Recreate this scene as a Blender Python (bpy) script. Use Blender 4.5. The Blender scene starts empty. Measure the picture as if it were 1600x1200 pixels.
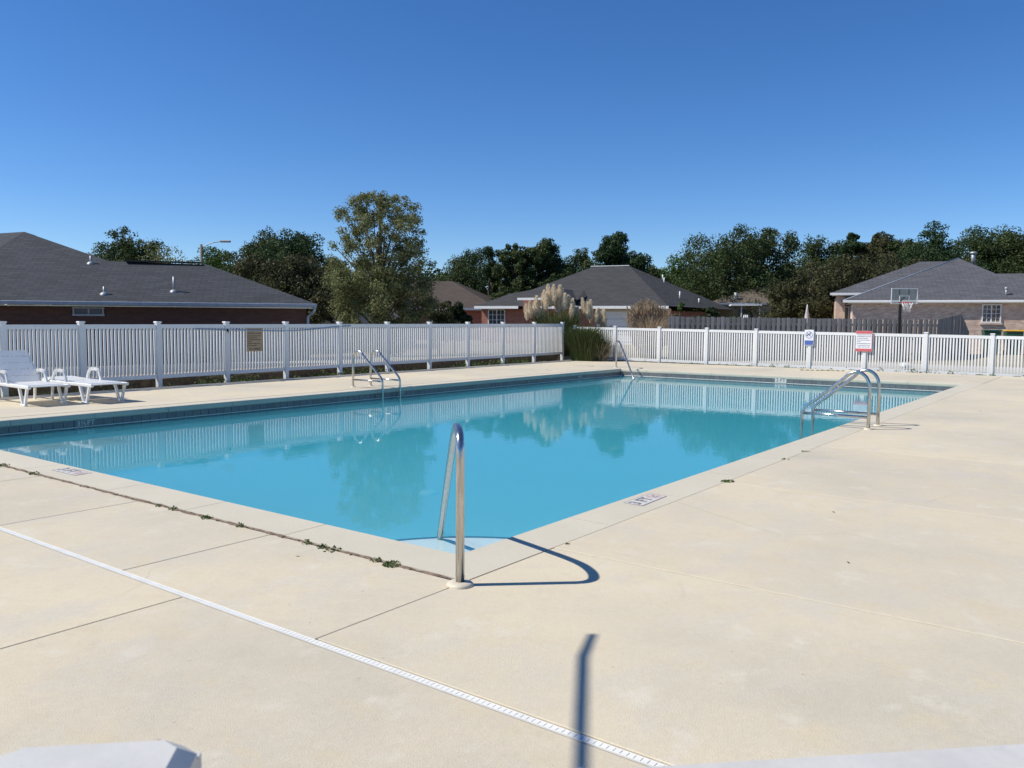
import bpy, math, random
import numpy as np
from mathutils import Vector, Matrix
R = math.radians
random.seed(7)
rng = np.random.default_rng(7)
S = bpy.context.scene
COL = S.collection

# ------------------------------------------------------------------ camera, sky, sun, exposure
CAM = Vector((-3.857, -3.303, 1.45))
YAW, PITCH, ROLL = 0.64423, 0.07542, 0.00645
fw = Vector((math.cos(YAW)*math.cos(PITCH), math.sin(YAW)*math.cos(PITCH), -math.sin(PITCH)))
rt = Vector((math.sin(YAW), -math.cos(YAW), 0)); up = rt.cross(fw)
rt2 = math.cos(ROLL)*rt + math.sin(ROLL)*up; up2 = -math.sin(ROLL)*rt + math.cos(ROLL)*up
cd = bpy.data.cameras.new('camera'); cam = bpy.data.objects.new('camera', cd); COL.objects.link(cam)
m = Matrix((rt2, up2, -fw)).transposed().to_4x4(); m.translation = CAM; cam.matrix_world = m
cd.sensor_width = 36; cd.lens = 1294.4/1600*36; cd.clip_start = .05; cd.clip_end = 2000
S.camera = cam
cd.dof.use_dof = True; cd.dof.focus_distance = 11; cd.dof.aperture_fstop = 17
SUN_AZ, SUN_EL = 132.0, 47.5            # direction towards the sun, degrees from +X
W = bpy.data.worlds.new('World'); S.world = W; W.use_nodes = True
nt = W.node_tree; nt.nodes.clear()
sky = nt.nodes.new('ShaderNodeTexSky'); sky.sky_type = 'NISHITA'; sky.sun_disc = False
sky.sun_elevation = R(SUN_EL); sky.sun_rotation = R(90-SUN_AZ); sky.air_density = .8; sky.dust_density = .1; sky.ozone_density = 6.0
bg = nt.nodes.new('ShaderNodeBackground'); bg.inputs[1].default_value = .118
wo = nt.nodes.new('ShaderNodeOutputWorld'); hs = nt.nodes.new('ShaderNodeHueSaturation'); hs.inputs['Saturation'].default_value = 1.19; hs.inputs['Hue'].default_value = .5055; nt.links.new(sky.outputs[0], hs.inputs['Color']); nt.links.new(hs.outputs[0], bg.inputs[0]); nt.links.new(bg.outputs[0], wo.inputs[0])
sl = bpy.data.lights.new('sun', 'SUN'); sl.energy = 4.6; sl.angle = R(.53); sl.color = (1, .95, .85)
so = bpy.data.objects.new('sun', sl); COL.objects.link(so)
sd = Vector((math.cos(R(SUN_EL))*math.cos(R(SUN_AZ)), math.cos(R(SUN_EL))*math.sin(R(SUN_AZ)), math.sin(R(SUN_EL))))
so.rotation_euler = sd.to_track_quat('Z', 'Y').to_euler(); so.location = (0, 0, 30)
S.view_settings.view_transform = 'Standard'; S.view_settings.look = 'None'; S.view_settings.exposure = .19; S.view_settings.gamma = 1
S.view_settings.use_curve_mapping = False
S.cycles.max_bounces = 8; S.cycles.volume_bounces = 3; S.cycles.transparent_max_bounces = 24; S.cycles.caustics_reflective = False; S.cycles.caustics_refractive = False

# ------------------------------------------------------------------ materials
class N:
    def __init__(s, name):
        s.m = bpy.data.materials.new(name); s.m.use_nodes = True; s.t = s.m.node_tree; s.t.nodes.clear()
        s.out = s.n('ShaderNodeOutputMaterial'); s.tc = s.n('ShaderNodeTexCoord')
    def n(s, k, **kw):
        x = s.t.nodes.new(k)
        for a, b in kw.items(): setattr(x, a, b)
        return x
    def l(s, a, b): s.t.links.new(a, b)
    def noise(s, scale, detail=4, rough=.55, co=None, vec=(1, 1, 1)):
        x = s.n('ShaderNodeTexNoise'); x.inputs['Scale'].default_value = scale; x.inputs['Detail'].default_value = detail; x.inputs['Roughness'].default_value = rough
        mp = s.n('ShaderNodeMapping'); mp.inputs['Scale'].default_value = vec
        s.l(co or s.tc.outputs['Object'], mp.inputs[0]); s.l(mp.outputs[0], x.inputs['Vector']); return x.outputs['Fac']
    def ramp(s, f, stops):
        x = s.n('ShaderNodeValToRGB'); e = x.color_ramp.elements
        while len(e) < len(stops): e.new(.5)
        for q, (p, c) in zip(e, stops): q.position = p; q.color = (*c, 1) if len(c) == 3 else c
        s.l(f, x.inputs[0]); return x.outputs[0]
    def mix(s, f, a, b, mode='MIX'):
        x = s.n('ShaderNodeMix', data_type='RGBA', blend_type=mode)
        for i, v in ((0, f), (6, a), (7, b)):
            if hasattr(v, 'links'): s.l(v, x.inputs[i])
            elif i == 0: x.inputs[0].default_value = v
            else: x.inputs[i].default_value = (*v, 1)
        return x.outputs[2]
    def bump(s, h, st=.3, dist=.01):
        x = s.n('ShaderNodeBump'); x.inputs['Strength'].default_value = st; x.inputs['Distance'].default_value = dist; s.l(h, x.inputs['Height']); return x.outputs[0]
    def pbr(s, col, rough=.6, metal=0, bump=None, spec=.5):
        b = s.n('ShaderNodeBsdfPrincipled')
        for k, v in (('Base Color', col), ('Roughness', rough), ('Metallic', metal)):
            if hasattr(v, 'links'): s.l(v, b.inputs[k])
            else: b.inputs[k].default_value = (*v, 1) if k == 'Base Color' else v
        b.inputs['Specular IOR Level'].default_value = spec
        if bump: s.l(bump, b.inputs['Normal'])
        s.l(b.outputs[0], s.out.inputs[0]); return s.m
def g3(c, k): return tuple(min(1, x*k) for x in c)
def plain(name, c, rough=.5, metal=0, var=.12, scale=6, bs=0):
    q = N(name); f = q.noise(scale); col = q.ramp(f, [(.3, g3(c, 1-var)), (.7, g3(c, 1+var))])
    return q.pbr(col, rough, metal, q.bump(q.noise(scale*8), bs) if bs else None)
def M_deck():
    q = N('deck_concrete'); c0 = (.60, .53, .40)
    base = q.ramp(q.noise(.45, 7, .62), [(.36, (.49, .45, .355)), (.49, c0), (.62, (.68, .585, .415))])
    base = q.mix(q.ramp(q.noise(1.1, 6, .68, vec=(1, 1.7, 1)), [(.52, (0, 0, 0)), (.64, (.65,)*3)]), base, (.545, .51, .45))
    base = q.mix(q.ramp(q.noise(2.3, 6, .7, vec=(1.5, 1, 1)), [(.54, (0, 0, 0)), (.66, (.6,)*3)]), base, (.62, .51, .325))
    base = q.mix(q.ramp(q.noise(3.1, 5, .65), [(.57, (0, 0, 0)), (.68, (.6,)*3)]), base, (.69, .65, .55))
    base = q.mix(q.ramp(q.noise(8, 6, .75), [(.52, (0, 0, 0)), (.7, (.35,)*3)]), base, (.48, .42, .31))
    cr = q.n('ShaderNodeTexVoronoi', feature='DISTANCE_TO_EDGE'); cr.inputs['Scale'].default_value = .33; wv = q.mix(.12, q.tc.outputs['Object'], q.n('ShaderNodeTexNoise').outputs['Color']); q.l(wv, cr.inputs['Vector'])
    crf = q.ramp(cr.outputs['Distance'], [(0, (.30,)*3), (.0022, (0, 0, 0))])
    gate = q.ramp(q.noise(.7, 2), [(.52, (0, 0, 0)), (.6, (1, 1, 1))]); crf = q.mix(1.0, crf, gate, 'MULTIPLY'); base = q.mix(crf, base, (.33, .28, .2))
    sp = q.noise(210, 3, .7); base = q.mix(.30, base, q.ramp(sp, [(.3, (.38, .34, .26)), (.5, c0), (.72, (.70, .65, .53))]))
    sp2 = q.noise(34, 4, .75); base = q.mix(.09, base, q.ramp(sp2, [(.35, (.36, .32, .24)), (.65, (.74, .67, .52))]))
    spots = q.noise(21, 2, .5); base = q.mix(q.ramp(spots, [(.73, (0, 0, 0)), (.79, (.5,)*3)]), base, (.33, .25, .17))
    oi = q.n('ShaderNodeObjectInfo'); base = q.mix(1.0, base, q.ramp(oi.outputs['Random'], [(0, (.93, .93, .94)), (1, (1, 1, 1))]), 'MULTIPLY')
    return q.pbr(base, .85, 0, q.bump(q.noise(160, 3, .7), .5, .004), .25)
def M_coping():
    q = N('coping_concrete')
    base = q.ramp(q.noise(1.2, 6, .6), [(.3, (.52, .475, .375)), (.7, (.63, .575, .455))])
    base = q.mix(.5, base, q.ramp(q.noise(230, 3, .7), [(.3, (.40, .365, .285)), (.7, (.70, .645, .52))]))
    base = q.mix(q.ramp(q.noise(9, 4), [(.63, (0, 0, 0)), (.8, (.4, .4, .4))]), base, (.40, .36, .31))
    return q.pbr(base, .85, 0, q.bump(q.noise(170, 3, .7), .5, .004), .25)
def M_water():
    q = N('pool_water_surface')
    h = q.mix(.5, q.noise(1.6, 3, .5), q.noise(7, 3, .5))
    nb = q.bump(h, .07, .02)
    tr = q.n('ShaderNodeBsdfTransparent'); tr.inputs[0].default_value = (.97, .99, 1, 1)
    df = q.n('ShaderNodeBsdfDiffuse'); df.inputs[0].default_value = (.07, .34, .46, 1)
    gl = q.n('ShaderNodeBsdfGlossy'); gl.inputs['Roughness'].default_value = .012; q.l(nb, gl.inputs['Normal'])
    fr = q.n('ShaderNodeFresnel'); fr.inputs[0].default_value = 1.33; q.l(nb, fr.inputs['Normal'])
    m1 = q.n('ShaderNodeMixShader'); m1.inputs[0].default_value = .12; q.l(tr.outputs[0], m1.inputs[1]); q.l(df.outputs[0], m1.inputs[2])
    m2 = q.n('ShaderNodeMixShader'); q.l(fr.outputs[0], m2.inputs[0]); q.l(m1.outputs[0], m2.inputs[1]); q.l(gl.outputs[0], m2.inputs[2])
    q.l(m2.outputs[0], q.out.inputs[0]); vol(q); return q.m
def vol(q):
    v = q.n('ShaderNodeVolumeAbsorption'); v.inputs[0].default_value = (.0, .74, .93, 1); v.inputs[1].default_value = .42; w = q.n('ShaderNodeVolumeScatter'); w.inputs[0].default_value = (.085, .46, .65, 1); w.inputs['Density'].default_value = .95; a = q.n('ShaderNodeAddShader'); q.l(v.outputs[0], a.inputs[0]); q.l(w.outputs[0], a.inputs[1]); q.l(a.outputs[0], q.out.inputs[1])
def M_waterside():
    q = N('pool_water_body'); tr = q.n('ShaderNodeBsdfTransparent'); q.l(tr.outputs[0], q.out.inputs[0]); vol(q); return q.m
def M_brick(name, c1, c2, mortar):
    q = N(name); b = q.n('ShaderNodeTexBrick'); q.l(q.tc.outputs['UV'], b.inputs[0])
    b.inputs['Color1'].default_value = (*c1, 1); b.inputs['Color2'].default_value = (*c2, 1); b.inputs['Mortar'].default_value = (*mortar, 1)
    b.inputs['Scale'].default_value = 1; b.inputs['Brick Width'].default_value = .215; b.inputs['Row Height'].default_value = .075; b.inputs['Mortar Size'].default_value = .006; b.inputs['Bias'].default_value = -.1
    var = q.noise(3.3, 5, .7, q.tc.outputs['UV'], (1, 3, 1)); col = q.mix(.5, b.outputs[0], q.ramp(var, [(.3, g3(c1, .7)), (.7, g3(c2, 1.2))]))
    return q.pbr(col, .85, 0, q.bump(b.outputs['Fac'], -.5, .01))
def M_shingle(name, c, d=.3):
    q = N(name); b = q.n('ShaderNodeTexBrick'); q.l(q.tc.outputs['UV'], b.inputs[0])
    b.inputs['Color1'].default_value = (*g3(c, 1-d), 1); b.inputs['Color2'].default_value = (*g3(c, 1+d), 1); b.inputs['Mortar'].default_value = (*g3(c, .3), 1)
    b.inputs['Scale'].default_value = 1; b.inputs['Brick Width'].default_value = .42; b.inputs['Row Height'].default_value = .17; b.inputs['Mortar Size'].default_value = .016; b.inputs['Mortar Smooth'].default_value = .3
    b.inputs['Bias'].default_value = 0
    st = q.ramp(q.noise(.9, 5, .6, q.tc.outputs['UV'], (1, .35, 1)), [(.3, g3(c, .78)), (.7, g3(c, 1.2))])
    col = q.mix(.28, b.outputs[0], st)
    sp = q.noise(60, 2, .7, q.tc.outputs['UV']); col = q.mix(.25, col, q.ramp(sp, [(.35, g3(c, .5)), (.65, g3(c, 1.6))]))
    return q.pbr(col, .9, 0, q.bump(b.outputs['Fac'], -.6, .012), .2)
def M_leaf(name, c1, c2, trans=.25):
    q = N(name); a = q.n('ShaderNodeAttribute'); a.attribute_name = 'tint'
    col = q.ramp(a.outputs['Fac'], [(0, c1), (1, c2)])
    b = q.n('ShaderNodeBsdfPrincipled'); q.l(col, b.inputs['Base Color']); b.inputs['Roughness'].default_value = .55; b.inputs['Specular IOR Level'].default_value = .12
    t = q.n('ShaderNodeBsdfTranslucent'); q.l(col, t.inputs[0])
    x = q.n('ShaderNodeMixShader'); x.inputs[0].default_value = trans; q.l(b.outputs[0], x.inputs[1]); q.l(t.outputs[0], x.inputs[2]); q.l(x.outputs[0], q.out.inputs[0]); return q.m
def M_steel():
    q = N('stainless_steel'); f = q.noise(60, 3, .6, vec=(1, 1, .15))
    col = q.ramp(f, [(.3, (.42, .41, .39)), (.7, (.60, .59, .57))]); b = q.ramp(f, [(.3, (.16,)*3), (.7, (.28,)*3)])
    return q.pbr(col, b, .95)
def M_ground():
    q = N('dry_ground'); a = q.ramp(q.noise(.35, 6, .65), [(.3, (.20, .185, .10)), (.5, (.34, .29, .20)), (.7, (.43, .37, .28))])
    a = q.mix(.45, a, q.ramp(q.noise(30, 4, .7), [(.3, (.14, .13, .07)), (.7, (.45, .39, .28))])); return q.pbr(a, .95, 0, q.bump(q.noise(40, 4), .8, .05), .1)
def M_tile():
    q = N('pool_tile_glaze'); oi = q.n('ShaderNodeObjectInfo')
    c = q.ramp(oi.outputs['Random'], [(0, (.115, .12, .12)), (1, (.16, .165, .165))]); c = q.mix(.3, c, q.ramp(q.noise(30), [(.3, (.08, .085, .09)), (.7, (.19, .195, .20))]))
    return q.pbr(c, .35)
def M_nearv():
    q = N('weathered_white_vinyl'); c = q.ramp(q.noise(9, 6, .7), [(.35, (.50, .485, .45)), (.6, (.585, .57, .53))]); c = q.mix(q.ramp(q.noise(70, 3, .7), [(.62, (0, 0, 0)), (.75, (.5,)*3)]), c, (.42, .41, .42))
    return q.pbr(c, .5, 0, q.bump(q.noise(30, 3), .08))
def M_vinyl():
    q = N('white_vinyl'); oi = q.n('ShaderNodeObjectInfo'); c = q.ramp(oi.outputs['Random'], [(0, (.74, .745, .73)), (1, (.82, .82, .81))])
    c = q.mix(q.ramp(q.noise(1.8, 5, .7, vec=(3, 3, .6)), [(.5, (0, 0, 0)), (.8, (.5,)*3)]), c, (.62, .64, .58))
    sp = q.n('ShaderNodeSeparateXYZ'); q.l(q.tc.outputs['Object'], sp.inputs[0])
    mr = q.n('ShaderNodeMapRange'); q.l(sp.outputs['Z'], mr.inputs[0]); mr.inputs[1].default_value = -.30; mr.inputs[2].default_value = -.5; mr.inputs[3].default_value = 0; mr.inputs[4].default_value = .6
    m2 = q.n('ShaderNodeMath', operation='MULTIPLY'); q.l(mr.outputs[0], m2.inputs[0]); q.l(q.noise(9, 4, .7), m2.inputs[1]); c = q.mix(m2.outputs[0], c, (.35, .36, .26))
    return q.pbr(c, .38, 0, q.bump(q.noise(40, 2), .04))
def M_board():
    q = N('clear_acrylic'); tr = q.n('ShaderNodeBsdfTransparent'); tr.inputs[0].default_value = (.75, .77, .78, 1); gl = q.n('ShaderNodeBsdfGlossy'); gl.inputs['Roughness'].default_value = .15
    x = q.n('ShaderNodeMixShader'); x.inputs[0].default_value = .08; q.l(tr.outputs[0], x.inputs[1]); q.l(gl.outputs[0], x.inputs[2]); q.l(x.outputs[0], q.out.inputs[0]); return q.m
MT = dict(deck=M_deck(), coping=M_coping(), water=M_water(), steel=M_steel(), ground=M_ground(), tile=M_tile(),
    grout=plain('tile_grout', (.42, .42, .40), .8), scale=plain('waterline_scale', (.66, .66, .62), .8), plaster=plain('pool_plaster', (.42, .56, .58), .8, 0, .05, .6),
    step=plain('pool_step_plaster', (.80, .90, .92), .8, 0, .05, 1), stepline=plain('pool_step_tile', (.02, .05, .10), .4),
    dirt=plain('joint_dirt', (.19, .13, .095), .95, 0, .5, 25, .6), filler=plain('light_sealant', (.60, .54, .41), .8), bedding=plain('joint_bedding_grout', (.12, .10, .075), .9),  # bedding is the dark brown base under the slab joints
    vinyl=M_vinyl(), nearv=M_nearv(), pvc=plain('white_plastic', (.78, .78, .76), .35, 0, .05, 4), drain=plain('drain_plastic', (.76, .75, .70), .5, 0, .06, 8), slot=plain('drain_slot', (.42, .40, .36), .8),
    asphalt=plain('asphalt', (.055, .058, .065), .9, 0, .25, 12, .4), concrete=plain('road_concrete', (.46, .43, .37), .9, 0, .12, 1.5, .3), bank=plain('bank_soil', (.075, .055, .035), .95, 0, .5, 9, .8),
    straw=plain('pine_straw', (.33, .19, .10), .95, 0, .4, 14, .8),
    brickL=M_brick('brown_brick', (.055, .026, .022), (.09, .042, .034), (.07, .06, .055)), brickM=M_brick('red_brick', (.27, .10, .07), (.36, .15, .11), (.30, .25, .22)), brickR=M_brick('tan_pink_brick', (.42, .27, .21), (.72, .57, .45), (.62, .54, .46)),
    roofL=M_shingle('charcoal_shingle', (.056, .060, .068)), roofM=M_shingle('dark_grey_shingle', (.060, .060, .062), .25), roofB=M_shingle('brown_shingle', (.085, .068, .058), .2), roofR=M_shingle('grey_shingle', (.10, .102, .112)), roofT=M_shingle('tan_brown_shingle', (.14, .115, .09), .2),
    trim=plain('white_trim', (.78, .78, .77), .5, 0, .04), gutter=plain('blue_grey_gutter', (.26, .30, .36), .45), glass=plain('window_glass', (.05, .065, .075), .12, 0, .2, 2), screen=plain('window_screen', (.10, .115, .14), .6), black=plain('black_plastic', (.015, .015, .016), .5),
    cream=plain('cream_wall', (.55, .50, .42), .8), gdoor=plain('garage_door_paint', (.76, .76, .74), .5, 0, .03), lampw=plain('weathered_pole', (.20, .18, .155), .8), galv=plain('galvanised_metal', (.33, .345, .35), .5, .4), wood=None, bark=plain('bark', (.11, .085, .06), .95, 0, .3, 8, .8),
    binG=plain('dark_green_plastic', (.012, .075, .05), .45), binY=plain('yellow_lid_plastic', (.75, .42, .03), .45), red=plain('red_paint', (.62, .06, .05), .5), net=plain('net_cord', (.7, .7, .7), .8),
    signW=plain('sign_white', (.80, .80, .82), .4, 0, .02), signT=plain('sign_tan', (.44, .32, .19), .6, 0, .08), signR=plain('sign_red', (.60, .13, .14), .4, 0, .03), signB=plain('sign_blue', (.08, .14, .42), .4, 0, .03), ink=plain('dark_ink', (.03, .035, .06), .6), inkBr=plain('brown_ink', (.07, .035, .02), .6), pole=plain('blue_grey_pole', (.35, .42, .52), .3, .5),
    board=M_board(), markW=plain('worn_white_tile', (.60, .575, .52), .5, 0, .08, 20), markR=plain('faded_red_print', (.62, .38, .36), .6), markK=plain('faded_dark_print', (.20, .19, .20), .6), escut=plain('cream_escutcheon', (.62, .55, .43), .6), umb=plain('pale_pink_canvas', (.50, .44, .45), .8), bag=plain('white_bag', (.8, .8, .8), .5),
    leafO=M_leaf('oak_leaf', (.028, .048, .017), (.10, .13, .048)), leafG=M_leaf('fresh_leaf', (.04, .085, .018), (.13, .20, .05)), leafS=M_leaf('yellow_green_leaf', (.10, .115, .045), (.29, .30, .135), .4), leafB=M_leaf('bronze_leaf', (.046, .05, .024), (.115, .112, .05)), leafM=M_leaf('magnolia_leaf', (.015, .03, .012), (.05, .07, .03)), leafP=M_leaf('pine_needle', (.02, .045, .018), (.07, .11, .045)),
    blade=M_leaf('pampas_blade', (.045, .075, .022), (.19, .20, .09), .2), plume=M_leaf('pampas_plume', (.74, .64, .48), (.96, .88, .72), .45), tan=M_leaf('dry_plume', (.32, .245, .16), (.66, .53, .38), .35), weed=M_leaf('weed_leaf', (.05, .09, .025), (.16, .20, .07), .2), dead=M_leaf('dead_leaf', (.12, .06, .03), (.28, .17, .08), .1))
def M_wood():
    q = N('weathered_wood'); oi = q.n('ShaderNodeObjectInfo'); c = q.ramp(oi.outputs['Random'], [(0, (.17, .16, .15)), (1, (.40, .38, .36))])
    c = q.mix(.5, c, q.ramp(q.noise(9, 5, .7, vec=(6, 6, .6)), [(.3, (.15, .14, .13)), (.7, (.42, .40, .375))])); return q.pbr(c, .9, 0, q.bump(q.noise(12, 4, .6, vec=(8, 8, .5)), .4), .1)
MT['wood'] = M_wood()

# ------------------------------------------------------------------ mesh helpers
class MB:
    def __init__(s): s.v = []; s.f = []; s.smooth = False
    def poly(s, pts):
        n = len(s.v); s.v += [tuple(p) for p in pts]; s.f.append(tuple(range(n, n+len(pts)))); return s
    def box(s, c, d, rz=0, ax=None, bev=0):
        c = Vector(c); x, y, z = d[0]/2, d[1]/2, d[2]/2
        A = ax or Matrix.Rotation(rz, 3, 'Z'); n = len(s.v)
        if not bev:
            for k in (-1, 1):
                for a, b in ((-1, -1), (1, -1), (1, 1), (-1, 1)): s.v.append(tuple(c + A @ Vector((a*x, b*y, k*z))))
            s.f += [(n+3, n+2, n+1, n), (n+4, n+5, n+6, n+7)] + [(n+i, n+(i+1) % 4, n+4+(i+1) % 4, n+4+i) for i in range(4)]
        else:
            rings = [(-z, bev), (-z+bev, 0), (z-bev, 0), (z, bev)]
            for zz, i in rings:
                for a, b in ((-1, -1), (1, -1), (1, 1), (-1, 1)): s.v.append(tuple(c + A @ Vector((a*(x-i), b*(y-i), zz))))
            s.f += [(n+3, n+2, n+1, n), (n+12, n+13, n+14, n+15)]
            for r_ in range(3): s.f += [(n+4*r_+i, n+4*r_+(i+1) % 4, n+4*r_+4+(i+1) % 4, n+4*r_+4+i) for i in range(4)]
        return s
    def prism(s, pts, z0, z1, bev=0):
        n = len(s.v); k = len(pts); cx = sum(p[0] for p in pts)/k; cy = sum(p[1] for p in pts)/k
        s.v += [(p[0], p[1], z0) for p in pts] + [(p[0], p[1], z1-bev) for p in pts]
        s.f.append(tuple(range(n+k-1, n-1, -1))); s.f += [(n+i, n+(i+1) % k, n+k+(i+1) % k, n+k+i) for i in range(k)]
        if bev:
            for p in pts:
                dx = cx-p[0]; dy = cy-p[1]; s.v.append((p[0]+math.copysign(bev, dx), p[1]+math.copysign(bev, dy), z1))
            s.f += [(n+k+i, n+k+(i+1) % k, n+2*k+(i+1) % k, n+2*k+i) for i in range(k)]; s.f.append(tuple(range(n+2*k, n+3*k)))
        else: s.f.append(tuple(range(n+k, n+2*k)))
        return s
    def tube(s, path, rad, seg=12, cap=True):
        s.smooth = True; P = [Vector(p) for p in path]; n = len(s.v); rad = rad if hasattr(rad, '__len__') else [rad]*len(P)
        t = (P[1]-P[0]).normalized(); a = t.cross(Vector((0, 0, 1)) if abs(t.z) < .9 else Vector((0, 1, 0))).normalized()
        for i, p in enumerate(P):
            t = ((P[min(i+1, len(P)-1)]-p).normalized() + (p-P[max(i-1, 0)]).normalized()).normalized()
            a = (a - t*a.dot(t)).normalized(); b = t.cross(a)
            for k in range(seg):
                w = 2*math.pi*k/seg; s.v.append(tuple(p + rad[i]*(math.cos(w)*a + math.sin(w)*b)))
        for i in range(len(P)-1):
            for k in range(seg): s.f.append((n+i*seg+k, n+i*seg+(k+1) % seg, n+(i+1)*seg+(k+1) % seg, n+(i+1)*seg+k))
        if cap: s.f.append(tuple(range(n+seg-1, n-1, -1))); s.f.append(tuple(range(n+(len(P)-1)*seg, n+len(P)*seg)))
        return s
    def lathe(s, c, prof, seg=20):
        s.smooth = True; n = len(s.v); c = Vector(c)
        for r_, z in prof:
            for k in range(seg): w = 2*math.pi*k/seg; s.v.append(tuple(c + Vector((r_*math.cos(w), r_*math.sin(w), z))))
        for i in range(len(prof)-1):
            for k in range(seg): s.f.append((n+i*seg+k, n+i*seg+(k+1) % seg, n+(i+1)*seg+(k+1) % seg, n+(i+1)*seg+k))
        s.f.append(tuple(range(n+(len(prof)-1)*seg, n+len(prof)*seg))); return s
    def mesh(s, name, mat):
        me = bpy.data.meshes.new(name); me.from_pydata(s.v, [], s.f); me.materials.append(mat); uvs(me)
        if s.smooth:
            me.polygons.foreach_set('use_smooth', [len(p.vertices) <= 4 for p in me.polygons])
        return me
def uvs(me):
    nl = len(me.loops)
    if not nl: return
    nv = len(me.vertices); co = np.empty(nv*3); me.vertices.foreach_get('co', co); co = co.reshape(-1, 3)
    npz = len(me.polygons); nr = np.empty(npz*3); me.polygons.foreach_get('normal', nr); nr = nr.reshape(-1, 3)
    tot = np.empty(npz, int); me.polygons.foreach_get('loop_total', tot); vi = np.empty(nl, int); me.loops.foreach_get('vertex_index', vi)
    N_ = np.repeat(nr, tot, axis=0); T = np.cross(np.array([0, 0, 1.]), N_); L = np.linalg.norm(T, axis=1); T[L < 1e-4] = (1, 0, 0); T /= np.linalg.norm(T, axis=1)[:, None]
    B = np.cross(N_, T); P = co[vi]; uv = np.stack([(P*T).sum(1), (P*B).sum(1)], 1); me.uv_layers.new(name='UVMap').data.foreach_set('uv', uv.ravel().astype(np.float32))
def link(o, parent=None):
    COL.objects.link(o)
    if parent: o.parent = parent
    return o
def part(name, mb, mat, parent=None, label=None, kind=None):
    me = mb.mesh(name, MT[mat]) if isinstance(mb, MB) else mb
    o = bpy.data.objects.new(name, me); link(o, parent)
    if label: o['label'] = label
    if kind: o['kind'] = kind
    return o
def thing(name, label, cat, loc=(0, 0, 0), rz=0, group=None):
    o = bpy.data.objects.new(name, None); link(o); o.location = loc; o.rotation_euler = (0, 0, rz); o.empty_display_size = .2
    o['label'] = label; o['category'] = cat
    if group: o['group'] = group
    return o
def tag(o, label, cat, group=None, kind=None):
    o['label'] = label; o['category'] = cat
    if group: o['group'] = group
    if kind: o['kind'] = kind
    return o
def struct(name, mb, mat, parent=None, label=None):
    o = part(name, mb, mat, parent, label); o['kind'] = 'structure'; return o
def share(src, loc, rz=0, parent=None, sc=None):
    o = src.copy(); link(o); o.parent = parent or src.parent; o.location = loc; o.rotation_euler = (0, 0, rz)
    if sc: o.scale = sc
    return o
def text_mesh(txt, size, mat, name='lettering', align='CENTER', ext=.001):
    c = bpy.data.curves.new(name, 'FONT'); c.body = txt; c.size = size; c.align_x = align; c.align_y = 'CENTER'; c.extrude = ext; c.space_line = 1.0; c.resolution_u = 2
    c.offset = size*.012
    o = bpy.data.objects.new('tmp', c); COL.objects.link(o); dg = bpy.context.evaluated_depsgraph_get()
    me = bpy.data.meshes.new_from_object(o.evaluated_get(dg)); bpy.data.objects.remove(o); bpy.data.curves.remove(c)
    me.materials.clear(); me.materials.append(MT[mat]); return me
def arc(pts, n=6):     # Catmull-Rom through points
    P = [Vector(p) for p in pts]; P = [2*P[0]-P[1]] + P + [2*P[-1]-P[-2]]; o = []
    for i in range(1, len(P)-2):
        for k in range(n):
            t = k/n; a, b, c, d = P[i-1:i+3]; o.append(.5*((2*b)+(c-a)*t+(2*a-5*b+4*c-d)*t*t+(3*b-a-3*c+d)*t**3))
    return o + [P[-2]]
def fillet(pts, r, n=6):   # round the corners of a polyline
    P = [Vector(p) for p in pts]; o = [P[0]]
    for i in range(1, len(P)-1):
        a = (P[i-1]-P[i]); b = (P[i+1]-P[i]); rr = min(r, a.length*.48, b.length*.48); a = P[i]+a.normalized()*rr; b = P[i]+b.normalized()*rr
        for k in range(n+1): t = k/n; o.append((1-t)**2*a + 2*t*(1-t)*P[i] + t*t*b)
    return o + [P[-1]]

# ------------------------------------------------------------------ leaves
def leafmesh(name, pos, size, mat, nrm=None, tint=None, aspect=.55):
    n = len(pos); q = rng.normal(size=(n, 3)); q /= np.linalg.norm(q, axis=1)[:, None]
    if nrm is not None: q = q*.75 + nrm; q /= np.linalg.norm(q, axis=1)[:, None]
    t = np.cross(q, rng.normal(size=(n, 3))); t /= np.linalg.norm(t, axis=1)[:, None]; b = np.cross(q, t)
    sz = size*rng.uniform(.6, 1.35, n)[:, None]
    v = np.stack([pos-t*sz, pos-b*sz*aspect, pos+t*sz, pos+b*sz*aspect], 1).reshape(-1, 3)
    return quads(name, v, mat, rng.random(n) if tint is None else tint)
def quads(name, v, mat, tint):
    n = len(v)//4; me = bpy.data.meshes.new(name); me.vertices.add(4*n); me.vertices.foreach_set('co', v.ravel().astype(np.float32))
    me.loops.add(4*n); me.loops.foreach_set('vertex_index', np.arange(4*n, dtype=np.int32)); me.polygons.add(n)
    me.polygons.foreach_set('loop_start', np.arange(0, 4*n, 4, dtype=np.int32)); me.update(calc_edges=True)
    at = me.attributes.new('tint', 'FLOAT', 'FACE'); at.data.foreach_set('value', np.clip(tint, 0, 1).astype(np.float32)); me.materials.append(MT[mat]); return me
def blobs_leaves(bl, n, fill=.5):
    bl = np.array(bl); w = bl[:, 3]**2; i = rng.choice(len(bl), n, p=w/w.sum()); d = rng.normal(size=(n, 3)); d /= np.linalg.norm(d, axis=1)[:, None]
    rr = bl[i, 3]*(fill + (1-fill)*rng.random(n)**.6)*rng.uniform(.85, 1.12, n); p = bl[i, :3] + d*rr[:, None]*np.array([1, 1, .82])
    clump = rng.random(len(bl))*.5; tint = clump[i] + rng.random(n)*.5
    return p, d, tint
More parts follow.
